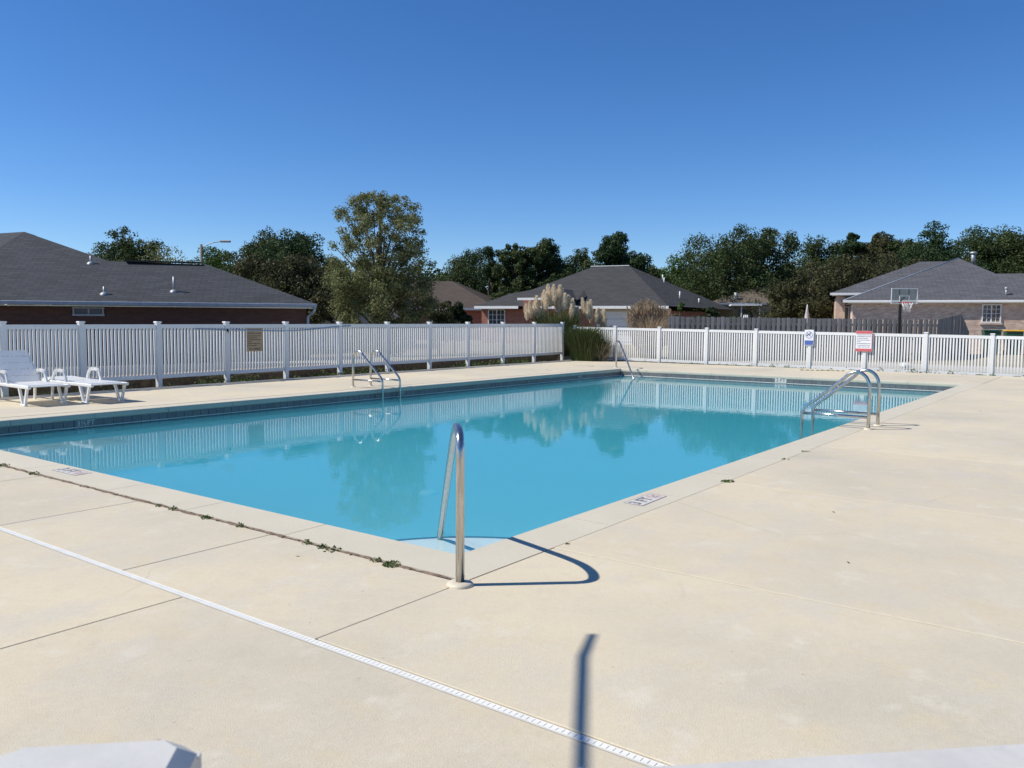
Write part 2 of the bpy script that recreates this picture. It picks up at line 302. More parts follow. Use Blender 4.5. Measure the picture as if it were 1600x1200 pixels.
def tree(name, label, cat, x, y, top, w, mat, leaf, n, kind='oak', seed=0, base=-.1, group=None, low=.12):
    rs = np.random.default_rng(seed+11); root = thing(name, label, cat, (x, y, base), 0, group); h = top-base; bl = []; limbs = []
    if kind == 'sparse':
        for k in range(330):
            t = rs.random()**.9; u_ = .04 + .93*t; z = h*u_; rmax = w*.5*max(.1, 1-abs((u_-.5)/.52)**3.2)**.6*(.86 if u_ < .3 else 1)
            a = rs.uniform(0, 6.283); r_ = rmax*rs.random()**.42; bl.append((r_*math.cos(a), r_*math.sin(a), z, rs.uniform(.20, .50)*(1.2 if u_ < .5 else .8)))
    elif kind == 'pine':
        for k in range(26):
            z = h*rs.uniform(.45, .97); a = rs.uniform(0, 6.28); r_ = w*.5*rs.uniform(.1, 1)*(1.15-z/h*.6); bl.append((r_*math.cos(a), r_*math.sin(a), z, rs.uniform(.22, .5)))
    elif kind == 'column':
        for k in range(30):
            z = h*rs.uniform(.05, .97); a = rs.uniform(0, 6.28); r_ = w*.45*rs.random(); bl.append((r_*math.cos(a), r_*math.sin(a), z, w*(.14+.12*rs.random())))
    else:
        lobes = [(w*rs.uniform(-.2, .2), w*rs.uniform(-.2, .2), h*.88, w*.22), (w*rs.uniform(-.3, .3), w*rs.uniform(-.3, .3), h*.78, w*.26)] + [(w*rs.uniform(.12, .55)*math.cos(a), w*rs.uniform(.12, .55)*math.sin(a), h*rs.uniform(.45, .82), w*rs.uniform(.24, .42)) for a in np.linspace(0, 6.28, 8)+rs.random()]
        lobes += [(w*.62*math.cos(a), w*.62*math.sin(a), h*rs.uniform(low+.1, .55), w*rs.uniform(.3, .45)) for a in np.linspace(0, 6.28, 6)+rs.random()]
        if kind == 'round': lobes = [(0, 0, h*.72, w*.42), (0, 0, h*.42, w*.5), (w*.12, -w*.1, h*.55, w*.45)]
        for lx, ly, lz, lr in lobes:
            for k in range(24):
                d = rs.normal(size=3); d /= np.linalg.norm(d); rr = lr*rs.uniform(.45, 1.0); zz = min(h-.2, lz+d[2]*rr*.9)
                bl.append((lx+d[0]*rr, ly+d[1]*rr, max(low*h, zz), lr*rs.uniform(.26, .50)))
            limbs.append((lx, ly, lz))
    p, nr, ti = blobs_leaves(bl, n, .0 if kind == 'sparse' else .5); part('crown', leafmesh('crown', p, leaf, mat, nr, ti), mat, root)
    tb = MB(); tr = max(.05, w*.045); tb.tube([(0, 0, -.3), (.02*w, 0, h*.25), (0, .02*w, h*.55), (0, 0, h*.85)], [tr*1.3, tr, tr*.7, tr*.2], 8)
    if kind in ('sparse', 'pine'): limbs = [b[:3] for b in bl[::6 if kind == 'sparse' else 2]]
    for lx, ly, lz in limbs:
        z0 = lz*rs.uniform(.4, .65); tb.tube([(0, 0, z0), (lx*.5, ly*.5, (z0+lz)/2+.1), (lx, ly, lz)], [tr*.35, tr*.2, .012], 5)
    part('trunk', tb, 'bark', root); return root

# ================================================================== GROUND
def terrain(x, y):
    a = max(0, y-14.6); b = max(0, x-23.9)
    zl = .15-.45*min(1, max(0, (a-1.5)/14))*(1 if x < 24 else max(0, 1-(x-24)/10)); zr = -.10+.22*min(1, max(0, (b-3)/12))
    if a > 0 and b <= 0: z = zl
    elif b > 0 and a <= 0: z = zr
    elif a > 0 and b > 0: t = min(1, b/4); z = zl*(1-t)+zr*t
    else: z = -.15
    return z
xs = [-400, -150, -60, -30, -15, -8, -.45] + list(np.arange(2, 19, 2)) + [19.3, 22, 23.8, 24.0] + list(np.arange(25, 46, 1.5)) + [50, 60, 80, 120, 200, 500]
ys = [-400, -150, -60, -30, -15, -8, -3, -.45] + list(np.arange(1.5, 9, 1.5)) + [9.95, 12, 14.2, 14.55, 14.65] + list(np.arange(15.5, 36, 1.5)) + [40, 50, 70, 110, 200, 500]
g = MB(); idx = {}
for i, x in enumerate(xs):
    for j, y in enumerate(ys):
        idx[i, j] = len(g.v); g.v.append((x, y, terrain(x, y) - (.2 if (x < 24 and y < 14.6) else 0)))
for i in range(len(xs)-1):
    for j in range(len(ys)-1):
        if -.5 < (xs[i]+xs[i+1])/2 < 19.3 and -.5 < (ys[j]+ys[j+1])/2 < 9.95: continue
        g.f.append((idx[i, j], idx[i+1, j], idx[i+1, j+1], idx[i, j+1]))
struct('ground', g, 'ground')
# pine straw bank behind the left fence (a low earth step)
bk = MB()
X = np.arange(-6, 26.1, .35); prev = None
for x in X:
    yb = 14.05+.0335*(x-6) + random.uniform(-.03, .03); zt = .13+random.uniform(-.025, .03) + .055*max(0, (x-6)/16)
    cur = [(x, yb-.02, -.3), (x, yb+.03, zt-.04), (x, yb+.08, zt), (x, yb+.75, max(.17, zt+.01))]
    if prev:
        for k in range(3): bk.poly([prev[k], cur[k], cur[k+1], prev[k+1]])
    prev = cur
struct('soil_bank', bk, 'bank')
ps = MB(); prev = None
for x in X:
    yb = 14.05+.0335*(x-6); zt = .15+.055*max(0, (x-6)/16); cur = [(x, yb+.075, zt+.02+random.uniform(0, .012)), (x, yb+.8, zt+.045)]
    if prev: ps.poly([prev[0], cur[0], cur[1], prev[1]])
    prev = cur
struct('straw_bed', ps, 'straw')
def drape(name, poly_fn, x0, x1, y0f, y1f, mat, dz, step=1.0):
    b = MB(); x = x0
    while x < x1-1e-6:
        xn = min(x+step, x1)
        K = 14
        for k in range(K):
            def P(xx, t):
                yy = y0f(xx)*(1-t)+y1f(xx)*t; return (xx, yy, terrain(xx, yy)+dz)
            b.poly([P(x, k/K), P(xn, k/K), P(xn, (k+1)/K), P(x, (k+1)/K)])
        x = xn
    return struct(name, b, mat)
drape('asphalt_driveway', None, -14, 12.5, lambda x: 15.0, lambda x: 22 if x > 0 else 30, 'asphalt', .012)
drape('street', None, 12.7, 23, lambda x: 15.6, lambda x: 23, 'concrete', .012)
drape('pale_path', None, 25.2, 29.6, lambda x: -14, lambda x: 13, 'concrete', .02)

# ================================================================== POOL
PX, PY, WZ, FLOOR = 18.85, 9.505, -.205, -.88
b = MB(); b.poly([(0, 0, FLOOR), (PX, 0, FLOOR-.15), (PX, PY, FLOOR-.15), (0, PY, FLOOR)])
for a, c in (((0, 0), (PX, 0)), ((PX, 0), (PX, PY)), ((PX, PY), (0, PY)), ((0, PY), (0, 0))):
    b.poly([(a[0], a[1], -.245), (c[0], c[1], -.245), (c[0], c[1], FLOOR-.15), (a[0], a[1], FLOOR-.15)])
basin = struct('pool_basin', b, 'plaster')
def quarter(r, n=20): return [(0, 0)] + [(r*math.cos(t), r*math.sin(t)) for t in np.linspace(0, math.pi/2, n)]
for (cx, cy, sx, sy) in ((0, 0, 1, 1), (PX, PY, -1, -1)):
    for r_, z in ((1.50, -.28), (1.72, -.43), (1.98, -.62)):
        pts = [(cx+sx*p[0]*.999+sx*.001, cy+sy*p[1]*.999+sy*.001) for p in quarter(r_)]
        if sx*sy < 0: pts = pts[::-1]
        st = struct('pool_step', MB().prism(pts, FLOOR-.1, z), 'step', basin)
        ln = MB()
        T = np.linspace(0.01, math.pi/2-.01, 24)
        for k in range(len(T)-1):
            q = [(cx+sx*rr*math.cos(t), cy+sy*rr*math.sin(t), z+.004) for rr, t in ((r_-.045, T[k]), (r_-.010, T[k]), (r_-.010, T[k+1]), (r_-.045, T[k+1]))]; ln.poly(q)
        struct('step_edge_line', ln, 'stepline', basin)
# coping and tile walls
def ring(name, mat, z0, z1, off, th=.05):
    o = MB()
    for c, d in (((PX/2, -off-th/2, (z0+z1)/2), (PX+2*off+2*th, th, z1-z0)), ((PX/2, PY+off+th/2, (z0+z1)/2), (PX+2*off+2*th, th, z1-z0)), ((-off-th/2, PY/2, (z0+z1)/2), (th, PY+2*off, z1-z0)), ((PX+off+th/2, PY/2, (z0+z1)/2), (th, PY+2*off, z1-z0))): o.box(c, d)
    return struct(name, o, mat, basin)
ring('tile_backing', 'grout', -.26, -.085, .008)
ring('waterline_scale', 'scale', -.210, -.194, -.0035, .004)
t0 = MB().box((0, 0, 0), (.145, .01, .093), bev=.002).mesh('tile', MT['tile'])
nT = 0
def tileset(n, fn):
    for i in range(n):
        o = bpy.data.objects.new('tile', t0); link(o, basin); o.location, rz = fn(i); o.rotation_euler = (random.uniform(-.012, .012), 0, rz)
tileset(124, lambda i: ((.0755+i*.1524, PY+.0015, -.146), math.pi)); tileset(62, lambda i: ((PX+.0015, .0755+i*.1524, -.146), -math.pi/2))
fl = MB()
for i in range(124): fl.box((.0755+i*.1524, -.0015, -.146), (.145, .01, .093))
for i in range(62): fl.box((-.0015, .0755+i*.1524, -.146), (.01, .145, .093))
struct('near_tile_band', fl, 'tile', basin)
CW = .365
def coping_seg(p0, p1, inn, out0, out1):   # p0->p1 inner edge, out: outer corners ; bullnose towards the pool
    b = MB(); p0, p1, o0, o1 = [Vector((*q, 0)) for q in (p0, p1, out0, out1)]; n = Vector((*inn, 0))
    prof = [(-.0, -.088), (.006, -.084), (.010, -.070), (.012, -.045), (.010, -.022), (.005, -.006), (-.006, 0)]
    for k in range(len(prof)-1):
        a, c = prof[k], prof[k+1]
        b.poly([p0+n*a[0]+Vector((0, 0, a[1])), p1+n*a[0]+Vector((0, 0, a[1])), p1+n*c[0]+Vector((0, 0, c[1])), p0+n*c[0]+Vector((0, 0, c[1]))])
    zo = Vector((0, 0, -.004)); dn = Vector((0, 0, -.10))
    b.poly([p0-n*.006, p1-n*.006, o1+zo, o0+zo]); b.poly([p1+Vector((0, 0, -.088)), p0+Vector((0, 0, -.088)), o0+dn, o1+dn]); b.poly([o0+zo, o1+zo, o1+dn, o0+dn])
    b.poly([p0+Vector((0, 0, -.088)), p0, o0+zo, o0+dn]); b.poly([p1, p1+Vector((0, 0, -.088)), o1+dn, o1+zo])
    o = part('coping_block', b, 'coping', basin); o['kind'] = 'structure'
gap = .003
def run(cuts, fn):
    for a, c in zip(cuts[:-1], cuts[1:]): fn(a+gap, c-gap, a == cuts[0], c == cuts[-1])
cutsX = [0, 1.25, 2.45, 3.67, 4.9, 6.1, 7.3, 8.55, 9.8, 11.0, 12.2, 13.4, 14.6, 15.8, 17.0, 18.0, PX]
cutsY = [0, 1.24, 2.44, 3.62, 5.22, 6.5, 7.7, 8.6, PY]
run(cutsX, lambda a, c, s, e: coping_seg((a, 0), (c, 0), (0, 1), (-CW if s else a, -CW), (PX+CW if e else c, -CW)))
run(cutsX, lambda a, c, s, e: coping_seg((c, PY), (a, PY), (0, -1), (PX+CW if e else c, PY+CW), (-CW if s else a, PY+CW)))
run(cutsY, lambda a, c, s, e: coping_seg((0, c), (0, a), (1, 0), (-CW, PY+CW if e else c), (-CW, -CW if s else a)))
run(cutsY, lambda a, c, s, e: coping_seg((PX, a), (PX, c), (-1, 0), (PX+CW, -CW if s else a), (PX+CW, PY+CW if e else c)))
# water
wme = bpy.data.meshes.new('pool_water'); x0, x1, y0, y1, zb = -.006, PX+.006, -.006, PY+.006, FLOOR-.3
wme.from_pydata([(x0, y0, WZ), (x1, y0, WZ), (x1, y1, WZ), (x0, y1, WZ), (x0, y0, zb), (x1, y0, zb), (x1, y1, zb), (x0, y1, zb)], [], [(0, 1, 2, 3), (7, 6, 5, 4), (0, 4, 5, 1), (1, 5, 6, 2), (2, 6, 7, 3), (3, 7, 4, 0)])
wme.materials.append(MT['water']); wme.materials.append(M_waterside())
for i_, p_ in enumerate(wme.polygons): p_.material_index = 0 if i_ == 0 else 1
struct('pool_water', wme, 'water')
for x, y in ((4.45, 4.35), (9.6, 4.35)):
    o = part('floor_inlet', MB().lathe((x, y, FLOOR-.05), [(.13, 0), (.13, .03), (.09, .05), (.02, .055)]), 'step', basin); o['kind'] = 'structure'
# depth markers
def marker(txt, loc, rot, size, plate, mats=('markW', 'markK'), sym=False, lab=''):
    t = thing('depth_marker', lab, 'pool marker', loc); t.rotation_euler = rot
    part('marker_plate', MB().box((0, 0, 0), (plate[0], plate[1], .004)), mats[0], t)
    o = part('lettering', text_mesh(txt, size, mats[1], ext=.0008), None, t); o.location = (-plate[0]*.17 if sym else 0, 0, .0035)
    if sym:
        s = MB()
        for k in range(20):
            a, c = 2*math.pi*k/20, 2*math.pi*(k+1)/20; s.poly([(.055*math.cos(a), .055*math.sin(a), .0032), (.067*math.cos(a), .067*math.sin(a), .0032), (.067*math.cos(c), .067*math.sin(c), .0032), (.055*math.cos(c), .055*math.sin(c), .0032)])
        s.box((0, 0, .003), (.11, .012, .001), R(-45)); o = part('no_diving_symbol', s, 'markR', t); o.location = (plate[0]*.34, 0, 0)
        s = MB(); s.box((.0, .0, .003), (.055, .012, .001), R(25)); s.box((.025, .022, .003), (.014, .014, .001)); s.box((0, -.03, .003), (.07, .008, .001)); o = part('diver_pictogram', s, 'markK', t); o.location = (plate[0]*.34, 0, -.0004)
        q = MB(); w, h = plate[0]/2, plate[1]/2
        for c, d in (((0, h), (plate[0], .005, .0045)), ((0, -h), (plate[0], .005, .0045)), ((w, 0), (.005, plate[1], .0045)), ((-w, 0), (.005, plate[1], .0045))): q.box((*c, 0), d)
        part('border', q, 'markK', t)
    return t
marker('3 FT', (2.17, -.155, -.0015), (0, 0, R(2)), .15, (.45, .165), sym=True, lab='worn 3 FT no-diving marker set flat in the coping near the front handrail')
marker('3 FT', (-.135, 4.72, -.0015), (0, 0, R(-90)), .15, (.45, .16), sym=True, lab='faded 3 FT no-diving marker flat in the coping at the left edge of the photo')
marker('3 FT', (PX-.008, 4.47, -.125), (R(90), 0, R(-90)), .14, (.32, .15), lab='white 3 FT tile marker on the far pool wall under the coping')
marker('3½FT', (2.31, PY-.008, -.146), (R(90), 0, 0), .115, (.34, .095), ('tile', 'markW'), lab='dark 3½ FT tile marker on the shaded pool wall by the lounge chairs')
for x, l in ((9.16, 'dark 3 FT tile marker on the shaded pool wall beside the left ladder'), (16.45, 'dark 3 FT tile marker on the shaded pool wall near the far corner')):
    marker('3 FT', (x, PY-.008, -.146), (R(90), 0, 0), .10, (.30, .095), ('tile', 'markW'), lab=l)

# ================================================================== DECK
deck = struct('pool_deck', MB().prism([(-14, -14), (23.1, -14), (23.1, -.38), (-14, -.38)], -.19, -.025).prism([(-14, -.38), (-.38, -.38), (-.38, 13.2), (-14, 13.2)], -.19, -.025).prism([(-.38, 9.89), (23.1, 9.89), (23.1, 13.2), (-.38, 13.2)], -.19, -.025).prism([(19.24, -.38), (23.1, -.38), (23.1, 9.89), (19.24, 9.89)], -.19, -.025), 'bedding')
def slab(pts, z=0, gp=.004):
    cx = sum(p[0] for p in pts)/len(pts); cy = sum(p[1] for p in pts)/len(pts)
    q = [(p[0]+math.copysign(gp, cx-p[0]), p[1]+math.copysign(gp, cy-p[1])) for p in pts]
    o = part('deck_slab', MB().prism(q, -.18, z, .003), 'deck', deck); o['kind'] = 'structure'; return o
def rect(x0, x1, y0, y1): return [(x0, y0), (x1, y0), (x1, y1), (x0, y1)]
LY = lambda x: 13.37+.034*(x-5)
c = [-.36, 1.35, 3.05, 4.78, 6.5, 8.2, 9.88, 11.6, 13.15]
for a, d in zip(c[:-1], c[1:]): slab(rect(-1.436, -.385 if d <= 9.9 else 1.1, a, d), -.012)
c = [-14, -11, -8, -5.2, -2.4, .65, 3.6, 6.6, 9.6, 13.1]
for a, d in zip(c[:-1], c[1:]):
    slab(rect(-4.4, -1.474, a, d), -.012)
    slab(rect(-9, -4.4, a, d), -.012); slab(rect(-14, -9, a, d), -.012)
cX = [-1.436, .50, 3.29, 6.1, 8.9, 11.7, 14.5, 17.3, 20.1, 23.1]
for a, d in zip(cX[:-1], cX[1:]):
    slab(rect(a, d, -8, -.372), 0 if a > 0 else -.004); slab(rect(a, d, -14, -8), 0)
    if a > 0: 
        part('joint_sealant', MB().box((a, -4.19, -.008), (.006, 7.6, .012)), 'filler', deck)
cX = [1.1, 4.0, 7.0, 10, 13, 16, 19.24]
for a, d in zip(cX[:-1], cX[1:]): slab([(a, 9.873), (d, 9.873), (d, LY(d)), (a, LY(a))])
slab(rect(1.1, -.36, 9.9, 9.93) if 0 else rect(-.36, 1.1, 9.873, 9.879))
cY = [-.368, 2.7, 5.7, 8.7, 11.4]
for a, d in zip(cY[:-1], cY[1:]): slab(rect(19.22, 23.12, a, d))
slab([(19.24, 11.4), (23.12, 11.4), (23.12, LY(23.1)), (19.24, LY(19.24))])
# dirt filled joint along the near coping
dj = MB()
prev = None
for y in np.arange(-.36, 9.9, .06):
    w = .008+.020*random.random()**1.5 + (.008 if 1.8 < y < 6 else 0); z = -.006+random.uniform(-.005, .006); cur = [(-.368-.001, y, z-.002), (-.372-w*.5, y, z), (-.375-w, y, -.0105)]
    if prev:
        for k in range(2): dj.poly([prev[k], prev[k+1], cur[k+1], cur[k]])
    prev = cur
struct('dirt_joint', dj, 'dirt', deck)
# slot drain
dr = thing('deck_drain', 'long thin white slotted drain strip set in the near deck', 'drain', (-1.455, 0, -.012))
part('drain_channel', MB().box((0, -.5, -.018), (.034, 27, .03)), 'slot', dr)
part('drain_lip', MB().box((-.0148, -.5, -.001), (.004, 27, .008)), 'drain', dr); part('drain_lip', MB().box((.0148, -.5, -.001), (.004, 27, .008)), 'drain', dr)
rb = MB()
for k in range(520): rb.box((0, -5 + k*.0262, -.001), (.0255, .0225, .007), R(0))
part('drain_ribs', rb, 'drain', dr, kind='stuff')

# ================================================================== RAILS AND LADDERS
def escut(t, x, y, r_=.075): part('escutcheon', MB().lathe((x, y, -.004), [(r_, 0), (r_, .008), (r_*.85, .018), (r_*.45, .022)], 24), 'escut', t)
def grab_rail(loc, rz, lab):
    t = thing('grab_rail', lab, 'handrail', loc, rz, 'single grab rails at the pool corners')
    path = [(0, 0, -.12), (0, 0, .66)] + arc([(0, 0, .71), (.012, 0, .77), (.055, 0, .822), (.135, 0, .846), (.24, 0, .845), (.36, 0, .815), (.50, 0, .745), (.68, 0, .635)], 6) + [(1.08, 0, .375), (1.4, 0, .165), (1.7, 0, -.035), (1.98, 0, -.22), (2.03, 0, -.30)]
    part('rail_tube', MB().tube(path, .0245, 20), 'steel', t); escut(t, 0, 0); return t
grab_rail((-.445, -.39, 0), R(45), 'single bent steel grab rail on the nearest pool corner')
grab_rail((19.3, 9.93, 0), R(225), 'single bent steel grab rail on the far pool corner before the grass')
def ladder(loc, rz, lab):
    t = thing('pool_ladder', lab, 'pool ladder', loc, rz, 'pool ladders with steel rails')
    for x in (-.26, .26):
        path = [(x, 0, -.1), (x, 0, .50)] + arc([(x, 0, .52), (x, .012, .64), (x, .07, .74), (x, .17, .785), (x, .27, .755), (x, .35, .68)], 6) + fillet([(x, .45, .595), (x, .905, .21), (x, .925, -.78)], .09, 7)
        part('side_rail', MB().tube(path, .0235, 16), 'steel', t); escut(t, x, 0, .06)
        part('brace', MB().tube([(x, 0, .165), (x, .925, .165)], .019, 12), 'steel', t)
    for z in (-.38, -.62): part('tread', MB().box((0, .93, z), (.5, .09, .03), bev=.008), 'pvc', t)
    return t
ladder((8.40, -.425, 0), 0, 'steel pool ladder on the sunny right side of the pool')
ladder((8.72, 10.28, 0), math.pi, 'steel pool ladder on the left side in front of the fence')

# ================================================================== WHITE FENCES
post_me = MB().box((0, 0, .0), (.1, .1, 1.0)).mesh('post', MT['vinyl'])
cap_me = MB().prism(rect(-.062, .062, -.062, .062), 0, .03, .008).mesh('post_cap', MT['vinyl'])
pk_me = MB().box((0, 0, 0), (.042, .024, 1.0)).mesh('picket', MT['vinyl'])
def vfence(label, pts, top, bot, foot, npk=20):
    t = thing('picket_fence', label, 'fence', (pts[0][0], pts[0][1], 0)); o0 = Vector((pts[0][0], pts[0][1], 0))
    for i, (x, y) in enumerate(pts):
        zt = top(i); p = Vector((x, y, 0))-o0; nx = pts[min(i+1, len(pts)-1)]; pv = pts[max(i-1, 0)]; rz = math.atan2(nx[1]-pv[1], nx[0]-pv[0])
        o = bpy.data.objects.new('post', post_me); link(o, t); o.location = (p.x, p.y, (zt-.03+foot)/2); o.scale = (1, 1, zt-.03-foot); o.rotation_euler = (random.uniform(-.004, .004), random.uniform(-.004, .004), rz)
        o = bpy.data.objects.new('post_cap', cap_me); link(o, t); o.location = (p.x, p.y, zt-.03); o.rotation_euler = (0, 0, rz)
    for i in range(len(pts)-1):
        a = Vector((*pts[i], 0))-o0; c = Vector((*pts[i+1], 0))-o0; d = (c-a); L = d.length; dn = d.normalized(); rz = math.atan2(d.y, d.x)
        za, zc = top(i)-.065, top(i+1)-.065; ba, bc = bot(i), bot(i+1)
        for (z0, z1, h) in ((za-.045, zc-.045, .09), (ba+.045, bc+.045, .09)):
            A = a+dn*.048; C = c-dn*.048; b = MB(); nrm = Vector((-dn.y, dn.x, 0))*.022
            q = [A+nrm, A-nrm, C-nrm, C+nrm]; zz = [z0, z0, z1, z1]; lo = [Vector((p.x, p.y, z-h/2)) for p, z in zip(q, zz)]; hi = [Vector((p.x, p.y, z+h/2)) for p, z in zip(q, zz)]
            b.v += [tuple(p) for p in lo+hi]; b.f += [(0, 1, 2, 3)[::-1], (4, 5, 6, 7)] + [(k, (k+1) % 4, 4+(k+1) % 4, 4+k) for k in range(4)]
            part('rail', b, 'vinyl', t)
        for k in range(npk):
            f = (k+1)/(npk+1); p = a+d*f; zt = za*(1-f)+zc*f-.085; zb = ba*(1-f)+bc*f+.085
            o = bpy.data.objects.new('picket', pk_me); link(o, t); o.location = (p.x, p.y, (zt+zb)/2); o.scale = (1, 1, zt-zb); o.rotation_euler = (random.uniform(-.003, .003), random.uniform(-.004, .004), rz)
    return t
LX = [-.8, 1.05, 2.82, 4.293, 5.968, 7.71, 9.464, 11.286, 13.145, 15.003, 16.909, 18.873, 20.83, 22.784]
LP = [(x, 14.38-.0335*(22.5-x)-.08) for x in LX]
LF = vfence('shaded white picket fence along the left side of the pool deck', LP, lambda i: 1.385+.004*i, lambda i: .155+.006*max(0, i-4), -.12)
RY = [14.2, 12.388, 10.547, 8.712, 6.94, 5.15, 3.453, 1.722, -.02, -1.75, -3.5]
RF = vfence('sunlit white picket fence across the far right end of the deck', [(23.5, y) for y in RY], lambda i: 1.325-.0165*i, lambda i: .045-.012*i, -.2)
# signs
def sign(name, lab, loc, rz, w, h, parts):
    t = thing(name, lab, 'sign', loc, rz)
    part('sign_panel', MB().box((0, 0, 0), (w, .006, h)), parts[0], t)
    return t
def put_text(t, txt, size, mat, x, z, align='CENTER'):
    o = part('lettering', text_mesh(txt, size, mat, align=align), None, t); o.rotation_euler = (R(90), 0, 0); o.location = (x, -.0045, z)
s = sign('rules_sign', 'tan pool rules sign with brown writing on the left fence', (8.49, 13.80, .965), R(2), .47, .56, ('signT',))
put_text(s, 'WARNING NO', .062, 'inkBr', 0, .225); put_text(s, 'LIFEGUARD ON DUTY', .040, 'inkBr', 0, .155)
for k, l in enumerate(('POOL HOURS 8AM TO DUSK', 'NO GLASS OR FOOD', 'SHOWER BEFORE ENTERING', 'NO PETS', 'CHILDREN UNDER 14 MUST', 'BE WITH AN ADULT')): put_text(s, l, .030, 'inkBr', -.21, .095-k*.047, 'LEFT')
put_text(s, 'NO DIVING', .062, 'inkBr', 0, -.225)
s = sign('no_diving_sign', 'small white and blue no diving sign with a diver pictogram on the right fence', (23.43, 5.16, .99), R(-90), .29, .50, ('signW',))
part('blue_band', MB().box((0, -.004, -.165), (.27, .004, .145)), 'signB', s)
put_text(s, 'NO', .062, 'signW', 0, -.135); put_text(s, 'DIVING', .062, 'signW', 0, -.198)
b = MB()
for k in range(24):
    a, c = 2*math.pi*k/24, 2*math.pi*(k+1)/24; b.poly([(r_*math.cos(w), -.0042, .08+r_*math.sin(w)) for r_, w in ((.098, a), (.098, c), (.115, c), (.115, a))])
ring_o = part('prohibition_ring', b, 'signB', s)
b = MB(); b.box((.0, -.0045, .08), (.21, .002, .014), ax=Matrix.Rotation(R(45), 3, 'Y')); part('slash', b, 'signB', s)
b = MB(); b.box((-.02, -.0048, .10), (.10, .002, .028), ax=Matrix.Rotation(R(-30), 3, 'Y')); b.box((.045, -.0048, .145), (.03, .002, .03)); b.box((-.06, -.0048, .06), (.085, .002, .016), ax=Matrix.Rotation(R(40), 3, 'Y')); b.box((.03, -.0048, .09), (.016, .002, .075)); part('diver_figure', b, 'ink', s)
s = sign('pool_rules_sign', 'white pool rules sign with red header and red footer on the right fence', (23.425, 3.47, .905), R(-90), .49, .64, ('signW',))
part('red_header', MB().box((0, -.004, .275), (.48, .004, .085)), 'signR', s); part('red_footer', MB().box((0, -.004, -.275), (.48, .004, .085)), 'signR', s); part('red_edge', MB().box((.236, -.0035, 0), (.012, .004, .46)), 'signR', s)
put_text(s, 'POOL RULES', .072, 'signW', 0, .272); put_text(s, 'NO DIVING', .072, 'signW', 0, -.278)
for k, (l, x, al, sz) in enumerate((('CHILDREN UNDER 12 MUST BE', 0, 'CENTER', .030), ('ACCOMPANIED BY AN ADULT', 0, 'CENTER', .030), ('NO GLASS IN POOL AREA', -.21, 'LEFT', .028), ('NO RUNNING OR ROUGH PLAY', -.21, 'LEFT', .028), ('NO PETS', -.21, 'LEFT', .028), ('SHOWER BEFORE ENTERING POOL', 0, 'CENTER', .026), ('POOL HOURS DAWN TO DUSK', 0, 'CENTER', .026), ('SWIM AT YOUR OWN RISK', 0, 'CENTER', .028))): put_text(s, l, sz, 'ink', x, .195-k*.054, al)
# rescue pole lying along the left fence
t = thing('rescue_pole', 'long thin blue-grey pole hung along the left fence over the tan sign', 'pole', (6.86, 13.745, 1.22))
pp = arc([(0, 0, .01), (.8, .02, -.015), (1.6, .045, -.03), (2.55, .075, -.045), (3.3, .10, -.02), (4.2, .135, .045), (4.8, .155, .08)], 5)
part('pole_shaft', MB().tube(pp, .016, 10), 'pole', t)
part('hanger', MB().box((.85, .03, -.02), (.04, .07, .07)).tube([(.85, -.03, .0), (.85, -.03, -.09)], .008, 6), 'black', t)
part('hanger', MB().box((4.45, .17, .06), (.04, .07, .05)), 'black', t)

# ================================================================== LOUNGE CHAIRS
def chaise(lab, loc, rz, back):
    t = thing('lounge_chair', lab, 'lounge chair', loc, rz, 'white plastic lounge chairs by the left fence')
    W2 = .31
    for sx in (-1, 1):
        x = sx*W2; b = MB(); b.box((x, .93, .315), (.045, 1.86, .055), bev=.01); part('side_rail', b, 'pvc', t)
        def legv(y0, y1, yf0, yf1):
            b = MB(); f = lambda p, q, w=.045: b.box(((p[0]+q[0])/2, (p[1]+q[1])/2, (p[2]+q[2])/2), (w, w*.8, (Vector(q)-Vector(p)).length+.02), ax=(Vector(q)-Vector(p)).to_track_quat('Z', 'X').to_matrix())
            f((x, y0, .30), (x, yf0, .03)); f((x, y1, .30), (x, yf1, .03)); b.box((x, (yf0+yf1)/2, .015), (.05, abs(yf1-yf0)+.08, .03), bev=.006); part('leg', b, 'pvc', t)
        legv(.10, .42, .20, .30)
        b = MB(); pth = arc([(x, .88, .31), (x, .95, .47), (x, 1.0, .52), (x, 1.16, .535), (x, 1.28, .51), (x, 1.36, .40), (x, 1.40, .2), (x, 1.42, 0)], 5)
        for p, q in zip(pth[:-1], pth[1:]):
            d = q-p; b.box((p+q)/2, (.055, .03, d.length+.012), ax=d.to_track_quat('Z', 'X').to_matrix())
        part('armrest', b, 'pvc', t)
    for k in range(7): part('slat', MB().box((0, .085+k*.155, .335 + (.0 if k else -.01)), (.60, .138, .018), bev=.006), 'pvc', t)
    part('seat_frame', MB().box((-.285, .56, .325), (.03, 1.1, .02)).box((.285, .56, .325), (.03, 1.1, .02)), 'pvc', t)
    ca, sa = math.cos(back), math.sin(back); A = Matrix.Rotation(back, 3, 'X'); H0 = Vector((0, 1.13, .335))
    bp = MB(); wtop = .50
    for k in range(5):
        c0 = .072+k*.144; w = .60-.10*(k/4); z = H0 + A @ Vector((0, c0, 0)); part('back_slat', MB().box(z, (w, .129, .018), ax=A, bev=.005), 'pvc', t)
        if k < 4:
            for j in range(7): bp.box(H0 + A @ Vector(((j-3)*w/6.6, c0+.072, 0)), (.045, .02, .014), ax=A)
    bp.box(H0 + A @ Vector((-.295, .35, -.012)), (.02, .70, .03), ax=A @ Matrix.Rotation(R(-4), 3, 'Z')); bp.box(H0 + A @ Vector((.295, .35, -.012)), (.02, .70, .03), ax=A @ Matrix.Rotation(R(4), 3, 'Z'))
    part('back_frame', bp, 'pvc', t)
    return t
